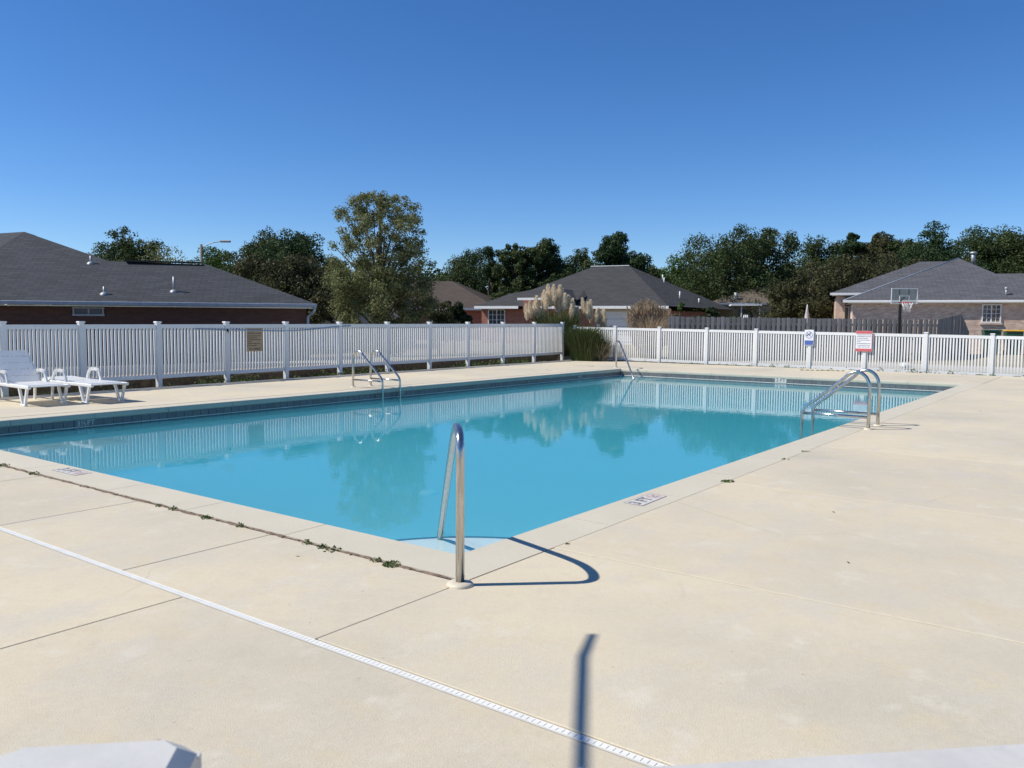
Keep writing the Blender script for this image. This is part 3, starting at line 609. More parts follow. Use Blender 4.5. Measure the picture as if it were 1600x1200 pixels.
# local +y runs from foot to head
chaise('white slatted plastic lounge chair with its back raised, at the left edge', (2.50, 11.08, 0), R(-2), R(49))
chaise('white slatted plastic lounge chair with its back lying flat, nearer the pool ladder', (3.37, 10.79, 0), R(1), R(3))

# ================================================================== NEAR FENCE (photographer's side)
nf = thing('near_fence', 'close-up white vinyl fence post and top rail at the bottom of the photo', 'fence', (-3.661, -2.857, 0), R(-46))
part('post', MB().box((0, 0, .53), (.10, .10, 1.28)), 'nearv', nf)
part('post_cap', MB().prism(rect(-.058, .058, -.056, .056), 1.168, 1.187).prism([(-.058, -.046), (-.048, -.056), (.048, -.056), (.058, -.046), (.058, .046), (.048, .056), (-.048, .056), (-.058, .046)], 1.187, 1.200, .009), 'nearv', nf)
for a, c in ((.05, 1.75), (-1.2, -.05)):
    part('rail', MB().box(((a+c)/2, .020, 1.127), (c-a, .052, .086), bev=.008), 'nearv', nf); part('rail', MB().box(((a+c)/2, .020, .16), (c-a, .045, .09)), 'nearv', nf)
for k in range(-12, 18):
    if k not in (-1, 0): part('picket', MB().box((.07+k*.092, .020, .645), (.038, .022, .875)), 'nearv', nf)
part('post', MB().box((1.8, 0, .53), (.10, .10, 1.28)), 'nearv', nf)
gl_ = thing('gate_latch', 'small dark latch knob on the near white rail', 'latch', (-3.661, -2.857, 0), R(-46))
part('latch_body', MB().box((.283, -.004, 1.176), (.02, .012, .012), bev=.002), 'black', gl_)
part('knob', MB().lathe((.283, .006, 1.182), [(.005, 0), (.006, .004), (.003, .007)], 10), 'pole', gl_)
# assumed unseen pipe, added out of frame to cast the shadow across the drain
mp = thing('shadow_pipe', 'unseen tall bent metal pipe, added out of frame to cast the shadow over the drain', 'pipe', (-5.35, -1.10, 0))
def sh(gx, gy, z): k = z/math.tan(R(SUN_EL)); return (gx+k*math.cos(R(SUN_AZ))+5.35, gy+k*math.sin(R(SUN_AZ))+1.10, z)
a0 = sh(-.617, -1.345, 3.05); a1 = sh(-.865, -1.448, 3.12); a2 = sh(-1.66, -1.93, 3.10); a3 = sh(-3.55, -3.1, 3.05)
part('pipe', MB().tube([(a3[0], a3[1], -.05), (a3[0], a3[1], 2.9), a3, a2, a1, a0], [.02, .02, .02, .02, .02, .017], 10), 'galv', mp)

# ================================================================== WOODEN FENCE
wf = thing('wooden_fence', 'weathered grey shadowbox wooden fence in front of the right houses', 'fence', (26.3, 11.6, -.1)); F0 = Vector((26.3, 11.6, 0)); F1 = Vector((32.67, 3.02, 0)); d = F1-F0; n_ = 60; L = d.length; dn = d.normalized(); nn = Vector((-dn.y, dn.x, 0)); rz = math.atan2(dn.y, dn.x)
bd = MB().box((0, 0, .88), (.112, .018, 1.76)).mesh('plank', MT['wood'])
for k in range(int(L/.20)):
    for sgn, o_ in ((1, 0), (-1, .10)):
        p = dn*(k*.20+.07+o_); f = (k*.20)/L; o = bpy.data.objects.new('plank', bd); link(o, wf); q = p+nn*.045*sgn; o.location = (q.x, q.y, .0+random.uniform(-.012, .012)); o.rotation_euler = (0, random.uniform(-.012, .012), rz); o.scale = (1, 1, 1.015-.04*f+random.uniform(-.006, .006))
for z in (.35, .95, 1.5): part('rail', MB().box((dn*L/2+Vector((0, 0, z))), (L, .06, .09), rz), 'wood', wf)
G0 = F1-F0; G1 = Vector((36.57, 2.79, 0))-F0; G2 = Vector((38.3, 2.68, 0))-F0
for a_, c_, t0_, t1_ in ((G0, G1, 1.74, 2.02), (G1, G2, 2.0, 1.15)):
    d2 = c_-a_; L2 = d2.length; dn2 = d2.normalized(); rz2 = math.atan2(dn2.y, dn2.x)
    for k in range(int(L2/.125)):
        p = a_+dn2*(k*.125+.06); f = k*.125/L2; o = bpy.data.objects.new('plank', bd); link(o, wf); o.location = (p.x, p.y, 0); o.scale = (1, 1, (t0_*(1-f)+t1_*f)/1.76); o.rotation_euler = (random.uniform(-.01, .01), 0, rz2)
    for z in (.35, .95): part('rail', MB().box(((a_+c_)/2+Vector((0, 0, z))+Vector((-dn2.y, dn2.x, 0))*.05), (L2, .06, .09), rz2), 'wood', wf)
# ================================================================== HOUSES
def house(name, label, O, rzdeg): return thing(name, label, 'house', O, R(rzdeg))
def roof(h, polys, mat, name='roof', zb=-.04, label=None):
    b = MB()
    for p in polys: b.poly(p)
    return part(name, b, mat, h, label)
def window(h, x0, x1, z0, z1, y, cols=4, rows=4, sash=True, frame='trim', glass='glass'):
    w = part('window', MB().box(((x0+x1)/2, y+.02, (z0+z1)/2), (x1-x0, .02, z1-z0)), glass, h); fr = MB(); t = .05
    fr.box(((x0+x1)/2, y-.02, z0), (x1-x0+.08, .07, .06)).box(((x0+x1)/2, y-.02, z1), (x1-x0+.08, .07, .05)).box((x0, y-.02, (z0+z1)/2), (.05, .07, z1-z0-.055)).box((x1, y-.02, (z0+z1)/2), (.05, .07, z1-z0-.055)); part('window_frame', fr, frame, w)
    if cols:
        mu = MB()
        for i in range(1, cols): mu.box((x0+(x1-x0)*i/cols, y, (z0+z1)/2), (.022 if i*2 != cols else .05, .018, z1-z0-.06))
        for j in range(1, rows): mu.box(((x0+x1)/2, y+.001, z0+(z1-z0)*j/rows), (x1-x0-.05, .015, .022))
        part('muntins', mu, frame, w)
    return w
# --- house left (origin at right eave corner, local x along the eave, y to the back)
h = house('brick_house', 'large brown brick house with a wide charcoal shingle roof at the left', (15.23, 19.57, 2.01), -39.09)
B, C, D_, P, A = (0, 0, 0), (-3.9, 3.28, 1.476), (-7.36, 3.45, 1.552), (-10.89, 6.16, 2.772), (-12.17, 0, 0)
E1, E2 = (-.1, 7.0, 0), (-7.4, 7.0, 0)
roof(h, [[A, B, C, D_, P], [B, E1, C], [C, E1, E2, D_], [D_, E2, (-7.4, 12, 0), (-10.89, 7.5, 2.77), P]], 'roofL')
roof(h, [[A, P, (-14.2, 9.5, 2.84), (-17.5, 4, .3)], [P, (-10.89, 7.5, 2.77), (-14.2, 10.5, 2.84), (-14.2, 9.5, 2.84)], [(-17.5, 4, .3), (-14.2, 9.5, 2.84), (-19, 8, .3)]], 'roofL', label='lighter left-hand roof plane catching the sun')
part('ridge_vent', MB().box((-5.44, 3.30, 1.55), (2.6, .26, .05)), 'black', h)
part('gutter', MB().box((-6.1, -.05, -.055), (12.2, .12, .12), bev=.015), 'gutter', h)
part('soffit', MB().box((-6.1, .27, -.14), (12.1, .52, .03)), 'trim', h)
part('wall', MB().box((-6.15, 3.6, -1.45), (11.6, 6.1, 2.58)), 'brickL', h)
window(h, -7.85, -6.95, -.44, -.20, .53, 2, 1, frame='gutter', glass='screen')
part('downspout', MB().tube(fillet([(-.06, -.05, -.1), (-.08, .0, -.25), (-.30, .45, -.45), (-.30, .47, -2.6)], .08), .05, 8), 'gutter', h)
for x, y, hh in ((-7.89, 3.2, .26), (-6.92, .61, .24), (-4.77, .89, .50)):
    v = part('roof_vent', MB().tube([(x, y, y*.45-.1), (x, y, y*.45+hh)], .04, 10), 'galv', h)
    part('flashing', MB().lathe((x, y, y*.45-.06), [(.15, 0), (.14, .06), (.06, .12)], 12), 'galv', v)
# --- house right
h = house('brick_house', 'pale tan brick house with a grey hip roof behind the basketball hoop', (37.69, 7.98, 2.55), -73.09)
z = lambda y: .42*y
roof(h, [[(-.05, 0, 0), (24, 0, 0), (24, 3.26, 1.37), (6.93, 3.26, 1.37), (5.6, 5.53, 2.32)], [(-.05, 0, 0), (5.6, 5.53, 2.32), (5.6, 9.0, 2.32), (-.05, 14.5, 0)], [(6.93, 3.26, 1.37), (24, 3.26, 1.37), (24, 6.5, 0), (8.9, 6.5, 0.0)], [(5.6, 5.53, 2.32), (6.93, 3.26, 1.37), (11, 6.5, .2), (11, 12, 0), (5.6, 9, 2.32)]], 'roofR')
roof(h, [[(-.61, 2.5, .44), (6, 2.5, .44), (5.31, 6.8, 2.25), (3.95, 6.8, 2.25)], [(-.61, 2.5, .44), (3.95, 6.8, 2.25), (3.95, 9, 2.25), (-.61, 13, .44)]], 'roofR', label='small side hip of the roof at the left')
part('gutter', MB().box((12, -.04, -.05), (24.1, .11, .11), bev=.015), 'trim', h); part('gutter', MB().box((.5, 2.46, .40), (2.2, .11, .11)), 'trim', h)
part('hip_cap', MB().tube([(-.05, 0, .0), (5.6, 5.53, 2.32)], .035, 6), 'gutter', h)
part('soffit', MB().box((12.1, .10, -.12), (23.8, .22, .03)), 'trim', h); part('soffit', MB().box((.6, 2.72, .33), (2.2, .4, .03)), 'trim', h)
part('wall', MB().box((12.35, 3.22, -1.32), (23.9, 6, 2.36)), 'brickR', h); part('wall', MB().box((-.08, 3.0, -1.0), (.42, .4, 2.6)), 'brickR', h, 'brick pier at the recessed doorway'); part('wall', MB().box((1.5, 6, -1.1), (3.6, 5.0, 2.7)), 'brickR', h)
part('gable_wall', MB().box((.5, 3.1, .1), (1.0, .3, .5)), 'cream', h)
part('column', MB().box((.42, .35, -1.35), (.12, .12, 2.35)), 'trim', h)
window(h, 5.92, 6.65, -1.0, -.20, .21, 4, 4, frame='trim'); part('sill', MB().box((6.28, .20, -1.07), (.9, .12, .07)), 'brickR', h)
window(h, .13, .33, -1.6, -.25, 3.1, 1, 2)
for x, y, hh, rr in ((6.18, 4.95, .42, .10), (6.91, .6, .28, .045)):
    v = part('roof_vent', MB().tube([(x, y, y*.42-.1), (x, y, y*.42+hh)], rr, 10), 'galv', h)
    part('vent_cap', MB().lathe((x, y, y*.42+hh), [(rr*1.7, 0), (rr*1.7, .06), (rr, .09)], 10), 'galv', v)
# --- middle house
h = house('brick_house', 'red brick house with a dark hip roof and white garage door in the middle', (36.31, 29.81, 2.38), -75.09)
roof(h, [[(0, 0, 0), (12.1, 0, 0), (8.29, 6.08, 2.735), (5.87, 6.08, 2.735), (2.85, 2.40, 1.08), (1.62, 1.84, .83)], [(12.1, 0, 0), (14.9, 6.5, -.1), (8.29, 6.08, 2.735)], [(14.9, 6.5, -.1), (14.2, 12, -.1), (8.29, 6.08, 2.735)], [(0, 0, 0), (1.62, 1.84, .83), (1.62, 6, .83), (0, 8, 0)], [(5.87, 6.08, 2.735), (8.29, 6.08, 2.735), (12, 12, 0), (2, 12, 0), (2.85, 2.4, 1.08)], [(1.62, 1.84, .83), (2.85, 2.4, 1.08), (2.85, 8, 1.08), (1.62, 6, .83)]], 'roofM')
part('ridge_cap', MB().box((7.0, 6.08, 2.75), (2.6, .25, .05)), 'trim', h)
part('fascia', MB().box((1.45, -.03, -.07), (2.95, .06, .16)), 'trim', h); part('fascia', MB().box((7.75, -.03, -.07), (8.8, .06, .16)), 'trim', h)
# entry gable
roof(h, [[(3.1, .2, .42), (4.3, -.3, .42), (5.63, -.3, 1.05), (5.0, .8, 1.08)], [(5.63, -.35, 1.03), (6.75, -.3, .35), (6.9, 1.2, .60), (6.4, 2.2, 1.02), (5.63, 2.3, 1.06)]], 'roofM', 'gable_roof')
part('fascia', MB().box((3.85, -.36, .43), (1.7, .05, .14)), 'trim', h); part('gable_post', MB().box((5.66, -.42, .50), (.09, .08, 1.05)), 'trim', h)
part('gable_wall', MB().box((4.4, .2, .0), (2.3, .5, .75)), 'brickM', h)
part('wall', MB().box((6.0, 3.6, -1.36), (11.6, 6, 2.4)), 'brickM', h); part('wall', MB().box((12.75, 3.75, -1.42), (6.6, .3, 2.3), R(66.7)), 'brickM', h)
window(h, .70, 1.80, -1.15, -.21, .56, 4, 3)
part('garage_door', MB().box((8.85, .55, -1.35), (2.2, .06, 2.1)), 'gdoor', h)
for zz in (-.75, -1.2, -1.65, -2.1): part('door_groove', MB().box((8.85, .515, zz), (2.2, .012, .02)), 'gutter', h)
part('garage_lintel', MB().box((8.85, .53, -.18), (2.4, .1, .22)), 'cream', h)
for x, y, z_, hh in ((10.42, 6.45, 1.85, .30), (10.67, 5.7, 1.6, .32), (12.16, 3.21, .53, .42), (13.14, 4.26, .29, .26)):
    part('roof_vent', MB().tube([(x, y, z_-.1), (x, y, z_+hh)], .04, 8), 'trim', h)
# --- house middle-left, brown roof behind the sparse tree
h = house('brick_house', 'brown roofed brick house half hidden behind the tall sparse tree', (38.98, 36.16, 2.36), -63.09); h.scale = (1.26, 1.26, 1.26)
roof(h, [[(-5.5, 0, 0), (3.9, 0, 0), (.38, 3.65, 1.64), (-1.9, 3.65, 1.64)], [(3.9, 0, 0), (3.9, 8, 0), (.38, 4.6, 1.64), (.38, 3.65, 1.64)], [(-5.5, 0, 0), (-1.9, 3.65, 1.64), (-1.9, 4.6, 1.64), (-5.5, 8, 0)]], 'roofB')
part('fascia', MB().box((-2.3, -.03, -.06), (6.3, .05, .13)), 'trim', h); part('gutter', MB().box((2.4, -.03, -.06), (3.0, .06, .13)), 'gutter', h)
part('wall', MB().box((-.8, 4.0, -1.2), (8.9, 7, 2.25)), 'brickM', h)
dd = part('door', MB().box((.18, .47, -.95), (.62, .06, 1.9)), 'trim', h); window(h, -.08, .22, -.9, -.2, .42, 2, 2)
# --- small porch house on the right of the middle one
h = house('porch_house', 'low house with a tan-brown roof and a white posted porch behind the wooden fence', (48.79, 18.19, 2.63), -63.09)
roof(h, [[(-1.6, .35, .13), (7.5, .35, .13), (3.6, 3.04, 1.37), (2.3, 3.04, 1.37)], [(-1.6, .35, .13), (2.3, 3.04, 1.37), (2.3, 4, 1.37), (-1.6, 7, .13)], [(7.5, .35, .13), (7.5, 7, .13), (3.6, 4, 1.37), (3.6, 3.04, 1.37)]], 'roofT')
part('fascia', MB().box((3, .3, .08), (9.2, .06, .1)), 'gutter', h)
part('porch_roof', MB().box((.85, -.6, -.03), (1.9, 1.9, .10)), 'trim', h)
for x in (.55, 1.68): part('porch_post', MB().box((x, -1.4, -1.35), (.08, .08, 2.6)), 'trim', h)
part('wall', MB().box((3.2, 3.6, -1.3), (8.6, 6, 2.7)), 'cream', h); part('door', MB().box((1.0, .55, -1.3), (.9, .06, 2.0)), 'glass', h)
part('roof_vent', MB().tube([(.38, .9, .3), (.38, .9, .85)], .13, 10), 'galv', h)
# --- pale house behind the trees left
h = house('pale_house', 'pale house wall glimpsed between the left roof and the sparse tree', (26.0, 32.0, 2.2), -60)
roof(h, [[(-4, 0, 0), (4, 0, 0), (3, 3, 1.2), (-3, 3, 1.2)], [(-4, 0, 0), (-3, 3, 1.2), (-4, 6, 0)], [(4, 0, 0), (4, 6, 0), (3, 3, 1.2)]], 'roofT')
part('wall', MB().box((0, 3.3, -1.3), (7.4, 6, 2.5)), 'cream', h); part('garage_door', MB().box((-.2, .26, -1.35), (2.4, .06, 2.1)), 'gdoor', h)

# ================================================================== SMALL THINGS BEYOND THE FENCES
def quad_tag(o, l, c): return tag(o, l, c)
t = thing('street_lamp', 'tall street lamp pole with a curved arm above the left roof', 'street lamp', (18.02, 30.85, -.3))
part('pole', MB().tube([(0, 0, 0), (0, 0, 5.15)], [.07, .06], 10), 'lampw', t); part('lamp_arm', MB().tube(arc([(0, 0, 4.95), (.25, -.35, 5.2), (.62, -.84, 5.3)], 4), .022, 8), 'galv', t); part('lamp_head', MB().box((.66, -.90, 5.29), (.45, .16, .10), R(-53), bev=.03), 'galv', t)
t = thing('street_lamp', 'small white lamp on an arm above the porch roof', 'street lamp', (53.6, 20.3, 0))
part('pole', MB().tube([(0, 0, 0), (0, 0, 4.2)], [.06, .05], 8), 'galv', t); part('lamp_head', MB().tube([(0, 0, 4.2), (-.10, .12, 4.32), (-.22, .28, 4.30)], .05, 8), 'trim', t)
t = thing('basketball_hoop', 'portable basketball hoop with clear backboard and red rim behind the wooden fence', 'basketball hoop', (30.95, 3.90, -.1), R(-53))
part('pole', MB().box((0, .35, 1.2), (.085, .085, 2.4)), 'black', t); part('arm', MB().box((0, .22, 2.50), (.06, .35, .05), ax=Matrix.Rotation(R(-20), 3, 'X')), 'black', t)
part('backboard', MB().box((0, .05, 2.62), (1.0, .02, .58)), 'board', t)
b = MB()
for c, dd in (((0, .03, 2.91), (1.02, .03, .025)), ((0, .03, 2.33), (1.02, .03, .025)), ((-.5, .03, 2.62), (.025, .03, .58)), ((.5, .03, 2.62), (.025, .03, .58)), ((0, .03, 2.63), (.36, .025, .02)), ((0, .03, 2.40), (.36, .025, .02)), ((-.18, .03, 2.52), (.02, .025, .24)), ((.18, .03, 2.52), (.02, .025, .24))): b.box(c, dd)
part('board_frame', b, 'trim', t); part('strut', MB().box((-.18, .06, 2.78), (.03, .02, .25)).box((.18, .06, 2.78), (.03, .02, .25)), 'black', t)
part('rim', MB().tube([(.2*math.cos(a), -.23+.2*math.sin(a), 2.37) for a in np.linspace(0, 6.2832, 19)], .012, 6).box((0, .0, 2.37), (.12, .1, .05)), 'red', t)
b = MB()
for k in range(10):
    a = k*.6283; c = a+.45; b.tube([(.2*math.cos(a), -.23+.2*math.sin(a), 2.37), (.13*math.cos(c), -.23+.13*math.sin(c), 2.13), (.10*math.cos(a+.2), -.23+.10*math.sin(a+.2), 1.98)], .008, 4)
    b.tube([(.2*math.cos(a), -.23+.2*math.sin(a), 2.37), (.13*math.cos(a-.45), -.23+.13*math.sin(a-.45), 2.13)], .008, 4)
part('net', b, 'net', t); part('base', MB().box((0, .75, .12), (.8, 1.0, .24), bev=.04), 'black', t)
def bin_(x, y, lid, lab):
    t = thing('trash_bin', lab, 'trash bin', (x, y, .12), R(-73), 'wheeled bins by the brick house')
    b = MB(); v = [(-.25, -.27, 0), (.25, -.27, 0), (.25, .27, 0), (-.25, .27, 0), (-.33, -.36, 1.02), (.33, -.36, 1.02), (.33, .36, 1.02), (-.33, .36, 1.02)]; b.v += v; b.f += [(3, 2, 1, 0)] + [(i, (i+1) % 4, 4+(i+1) % 4, 4+i) for i in range(4)] + [(4, 5, 6, 7)]
    part('bin_body', b, 'binG', t); part('lid', MB().box((0, -.01, 1.06), (.70, .78, .07), bev=.02), lid, t); part('bin_handle', MB().tube([(-.25, .42, 1.0), (.25, .42, 1.0)], .02, 6), 'binG', t)
    for s_ in (-1, 1): part('wheel', MB().tube([(s_*.24, .3, .1), (s_*.29, .3, .1)], .1, 12), 'black', t)
bin_(38.55, 1.85, 'binG', 'dark green wheeled bin with a green lid against the tan brick wall'); bin_(39.0, 1.05, 'binY', 'dark green wheeled bin with a yellow lid against the tan brick wall')
t = thing('patio_umbrella', 'closed pale pink patio umbrella behind the wooden fence', 'umbrella', (41.3, 10.85, 0))
part('pole', MB().tube([(0, 0, 0), (0, 0, 2.45)], .025, 8), 'trim', t); part('canopy', MB().lathe((0, 0, 0), [(.14, 1.2), (.18, 1.35), (.12, 1.8), (.06, 2.2), (.03, 2.4)], 9), 'umb', t)
t = thing('garden_ornament', 'small white garden ornaments on a stand behind the wooden fence', 'garden ornament', (38.9, 13.3, 0))
part('stand', MB().box((0, 0, .85), (.7, .3, 1.7)), 'bark', t)
for x in (-.25, 0, .22): part('figurine', MB().lathe((x, 0, 1.70), [(.05, 0), (.06, .05), (.03, .10), (.04, .14), (.01, .18)], 10), 'trim', t)
me = MB().lathe((0, 0, 0), [(.05, 0), (.22, .04), (.26, .14), (.2, .25), (.1, .3)], 14); 
me.v = [(x*1.1+random.uniform(-.04, .04), y*.7+random.uniform(-.04, .04), z*.55+random.uniform(-.03, .03)) for x, y, z in me.v]
o = part('plastic_bag', me, 'bag'); o.location = (26.35, 2.85, -.02); tag(o, 'crumpled white plastic bag lying beyond the right fence', 'bag')

# ================================================================== PLANTS
def blades(n, R0, hmin, hmax, spread, wid, cx=0, cy=0, seg=5, sq=(1, 1)):
    a = rng.uniform(0, 2*np.pi, n); r0 = R0*np.sqrt(rng.random(n)); h = rng.uniform(hmin, hmax, n); out = spread*rng.uniform(.2, 1, n); ang = a+rng.normal(0, .5, n)
    V = []; dirx, diry = np.cos(ang)*sq[0], np.sin(ang)*sq[1]; bx, by = cx+r0*np.cos(a)*sq[0], cy+r0*np.sin(a)*sq[1]; wx, wy = -np.sin(ang+rng.normal(0, 1, n)), np.cos(ang+rng.normal(0, 1, n))
    droop = rng.uniform(.2, .9, n)
    pts = []
    for k in range(seg+1):
        t = k/seg; x = bx+dirx*out*t**1.6; y = by+diry*out*t**1.6; z = h*(t*(1+.35*droop)-droop*.55*t**3); w = wid*(1-t**2*.93); pts.append((np.stack([x-wx*w, y-wy*w, z], 1), np.stack([x+wx*w, y+wy*w, z], 1)))
    for k in range(seg): V.append(np.stack([pts[k][0], pts[k][1], pts[k+1][1], pts[k+1][0]], 1))
    ti = rng.random(n); return np.concatenate([v.reshape(-1, 3) for v in V]), np.tile(ti, seg)
def plume_mesh(hh, rr, mat, n=420):
    t = rng.random(n); a = rng.uniform(0, 6.283, n); prof = rr*np.sin(np.pi*np.clip(t*.93+.06, 0, 1))**.75*(1-.35*t); r_ = prof*rng.uniform(.15, 1, n)
    p = np.stack([r_*np.cos(a), r_*np.sin(a), hh*t], 1); d = np.stack([np.cos(a)*.4, np.sin(a)*.4, np.ones(n)], 1); d /= np.linalg.norm(d, axis=1)[:, None]
    s = np.cross(d, rng.normal(size=(n, 3))); s /= np.linalg.norm(s, axis=1)[:, None]; L = (.085*rng.uniform(.6, 1.3, n))[:, None]; w = .010
    v = np.stack([p-s*w, p+s*w, p+d*L+s*w*.3, p+d*L-s*w*.3], 1).reshape(-1, 3); return quads('plume', v, mat, rng.random(n))
plumes = [plume_mesh(.68, .125, 'plume', 950) for _ in range(3)]; dryp = [plume_mesh(.55, .05, 'tan', 160) for _ in range(3)]
Rr = Vector((.6, -.8, 0)); Ff = Vector((.8, .6, 0))
def atL(lat, dep, z=0): p = CAM + Rr*lat + Ff*dep; return (p.x, p.y, z)
def grass(lab, loc, n, R0, h, spread, pl, meshes, mat='blade', wid=.011):
    t = thing('pampas_grass', lab, 'ornamental grass', loc)
    v, ti = blades(n, R0, h*.55, h, spread, wid); part('blades', quads('blades', v, mat, ti), mat, t, kind='stuff')
    st = MB()
    for (px, dd, ptop, sc) in pl:       # lateral offset, depth offset, plume top height, scale
        q = Rr*px+Ff*dd; z = ptop-.62*sc-loc[2]; me = random.choice(meshes); o = bpy.data.objects.new('plume', me); link(o, t); o.location = (q.x, q.y, z); o.scale = (sc, sc, sc); o.rotation_euler = (random.uniform(-.12, .12), random.uniform(-.12, .12)+px*.1, random.random()*6)
        st.tube([(q.x*.4, q.y*.4, 0), (q.x*.8, q.y*.8, z*.5), (q.x, q.y, z+.1)], .008, 4)
    part('stems', st, mat, t, kind='stuff'); return t
zt = lambda py, dep: 1.45+(503.5-py)/1294*dep
k = 33/1294
grass('green pampas clump with tall creamy plumes behind the fence corner', atL((868-800)*k, 33, .1), 2600, .55, 2.1, .9,
    [((px-868)*k, random.uniform(-.3, .3), zt(py, 33), s_) for px, py, s_ in ((822, 480, .9), (828, 476, .95), (834, 469, 1.1), (840, 478, 1.0), (845, 482, .9), (846, 459, .95), (851, 462, 1.0), (856, 451, 1.15), (859, 456, 1.0), (863, 451, 1.05), (869, 459, 1.1), (873, 452, 1.15), (876, 458, 1.15), (878, 464, 1.0), (871, 468, 1.0), (888, 466, 1.0), (892, 472, .95), (890, 480, .9), (897, 484, .85), (902, 483, .85))], plumes)
grass('lower pampas clump with creamy plumes leaning over the right fence', atL((925-800)*k, 33.4, .0), 1300, .5, 1.55, .8,
    [((px-925)*k, random.uniform(-.3, .3), zt(py, 33.4), s_) for px, py, s_ in ((913, 470, .95), (917, 477, .95), (921, 474, 1.1), (924, 482, 1.0), (930, 487, .85), (934, 486, .9), (939, 487, 1.05), (944, 489, 1.0))], plumes)
k2 = 35/1294
grass('wide clump of dry reddish-brown feathery grass behind the right fence', atL((1012-800)*k2, 35, -.05), 1900, .35, 2.1, 1.25,
    [(u_*1.0, random.uniform(-.4, .4), zt(py, 35), .9) for u_, py in [((px-1012)*k2, 466+abs(px-1008)**1.45*.105+random.uniform(-2, 7)) for px in list(np.linspace(978, 1046, 46))]] + [((px-1012)*k2, -.3, zt(480+random.uniform(0, 14), 35), .9) for px in np.linspace(985, 1040, 24)], dryp, 'tan', .009)
t = thing('pampas_grass', 'dark green drooping grass clump filling the fence corner inside the deck', 'ornamental grass', (22.6, 13.25, -.05))
VV = []; TT = []
for n_b, r_, h0, h1, sp_, w_, cx_, cy_, tn in ((2600, .42, .8, 1.55, .55, .012, 0, 0, .5), (1300, .45, .6, 1.3, .6, .010, .05, -.2, .8), (800, .3, .4, 1.05, .5, .009, .2, -.5, 1.0), (160, .3, 1.1, 1.65, .7, .010, 0, .1, .9)):
    v, ti = blades(n_b, r_, h0, h1, sp_, w_, cx_, cy_, 6); VV.append(v); TT.append(ti*tn)
part('blades', quads('blades', np.concatenate(VV), 'blade', np.concatenate(TT)), 'blade', t, kind='stuff')
v, ti = blades(420, .25, .3, .9, .45, .010, .25, -.6); part('dry_blades', quads('dry_blades', v, 'tan', ti), 'tan', t, 'tan dry blades at the right foot of the clump', kind='stuff')
# trees
O = 'leafO'
TR = [('oak', 27.7, 54.6, 8.1, 3.9, O, 'dark round oak rising behind the left roof ridge'), ('thin', 27.8, 51.1, 7.1, 2.9, 'leafS', 'thin yellowing tree just right of the dark oak above the left roof'),
 ('oak', 32.2, 51.9, 7.0, 3.6, 'leafG', 'bright green tree behind the street lamp pole'), ('oak', 33.2, 47.3, 8.0, 3.9, O, 'tall full oak between the street lamp and the sparse tree'), ('oak', 32.3, 41.7, 7.3, 3.5, 'leafP', 'blackish green tree touching the sparse tree on its left'),
 ('oak', 24.3, 32.5, 4.7, 3.2, 'leafB', 'low bronze-leaved tree left of the sparse tree'), ('oak', 49.0, 42.1, 7.3, 4.6, O, 'flat-topped dark tree right of the sparse tree'), ('pine', 47.8, 37.8, 7.2, 2.3, 'leafP', 'open airy pine with sky showing through, above the brown roof'),
 ('oak', 47.5, 34.9, 7.9, 2.4, O, 'narrow oak just right of the open pine'), ('oak', 48.9, 33.0, 8.1, 2.7, O, 'upright oak left of the middle house roof peak'), ('oak', 52.1, 32.2, 7.4, 3.3, O, 'lower dark oak behind the left slope of the middle roof'),
 ('oak', 46.8, 25.8, 8.1, 2.6, 'leafP', 'tall pointed tree standing right over the middle roof ridge'), ('oak', 51.4, 26.4, 6.3, 2.2, O, 'small dark tree at the right end of the middle roof ridge'), ('oak', 54.9, 25.0, 6.6, 4.2, 'leafG', 'rounded green tree right of the gap of sky'),
 ('oak', 53.3, 20.5, 8.2, 5.1, O, 'very broad spreading oak above the porch house'), ('oak', 56.9, 19.0, 8.8, 3.0, O, 'narrow tall oak joined to the right of the broad one'), ('oak', 61.8, 19.2, 6.7, 2.6, O, 'low oak filling the dip right of the tall narrow oak'),
 ('oak', 63.4, 17.0, 8.6, 3.8, O, 'rounded oak above the bronze shrubs'), ('oak', 63.0, 14.3, 9.0, 1.8, 'leafP', 'slim single-crowned tree left of the right house roof'), ('oak', 64.1, 12.7, 8.9, 2.7, 'leafB', 'brownish crown next to the slim tree'),
 ('oak', 63.2, 10.7, 8.0, 2.6, O, 'shorter dark oak over the left slope of the right house'), ('oak', 62.4, 8.5, 9.0, 3.9, 'leafP', 'tallest dark tree directly above the right house peak'), ('oak', 66.4, 6.4, 8.6, 4.3, O, 'wide dark oak behind the metal roof vent at the right'),
 ('oak', 68.4, 3.7, 8.6, 4.3, O, 'dark oak cut by the right edge of the photo'), ('oak', 70.7, .7, 8.9, 4.8, O, 'dark oak beyond the right edge of the frame')]
for i, (kd, x, y, z, w, mt, lab) in enumerate(TR):
    tree('oak_tree' if kd == 'oak' else ('pine_tree' if kd == 'pine' else 'thin_tree'), lab, 'tree', x, y, z+.05, w*1.12, mt, .08 if kd != 'pine' else .075, 40000 if kd == 'oak' else 5000, 'oak' if kd != 'pine' else 'pine', i, group='trees behind the houses')
for i, (x, y, z, w, lab) in enumerate([(44.2, 12.55, 4.1, 2.5, 'leftmost bronze crape myrtle behind the wooden fence'), (45.9, 12.1, 5.2, 4.2, 'second bronze crape myrtle from the left behind the wooden fence'), (48.4, 10.4, 5.7, 4.3, 'tall bronze crape myrtle left of the right house'), (51.9, 9.0, 6.1, 3.4, 'bronze crape myrtle touching the right house roof')]):
    tree('crape_myrtle', lab, 'tree', x, y, z, w*.8, 'leafB', .07, 20000, 'oak', 40+i, low=.05, group='bronze crape myrtles')
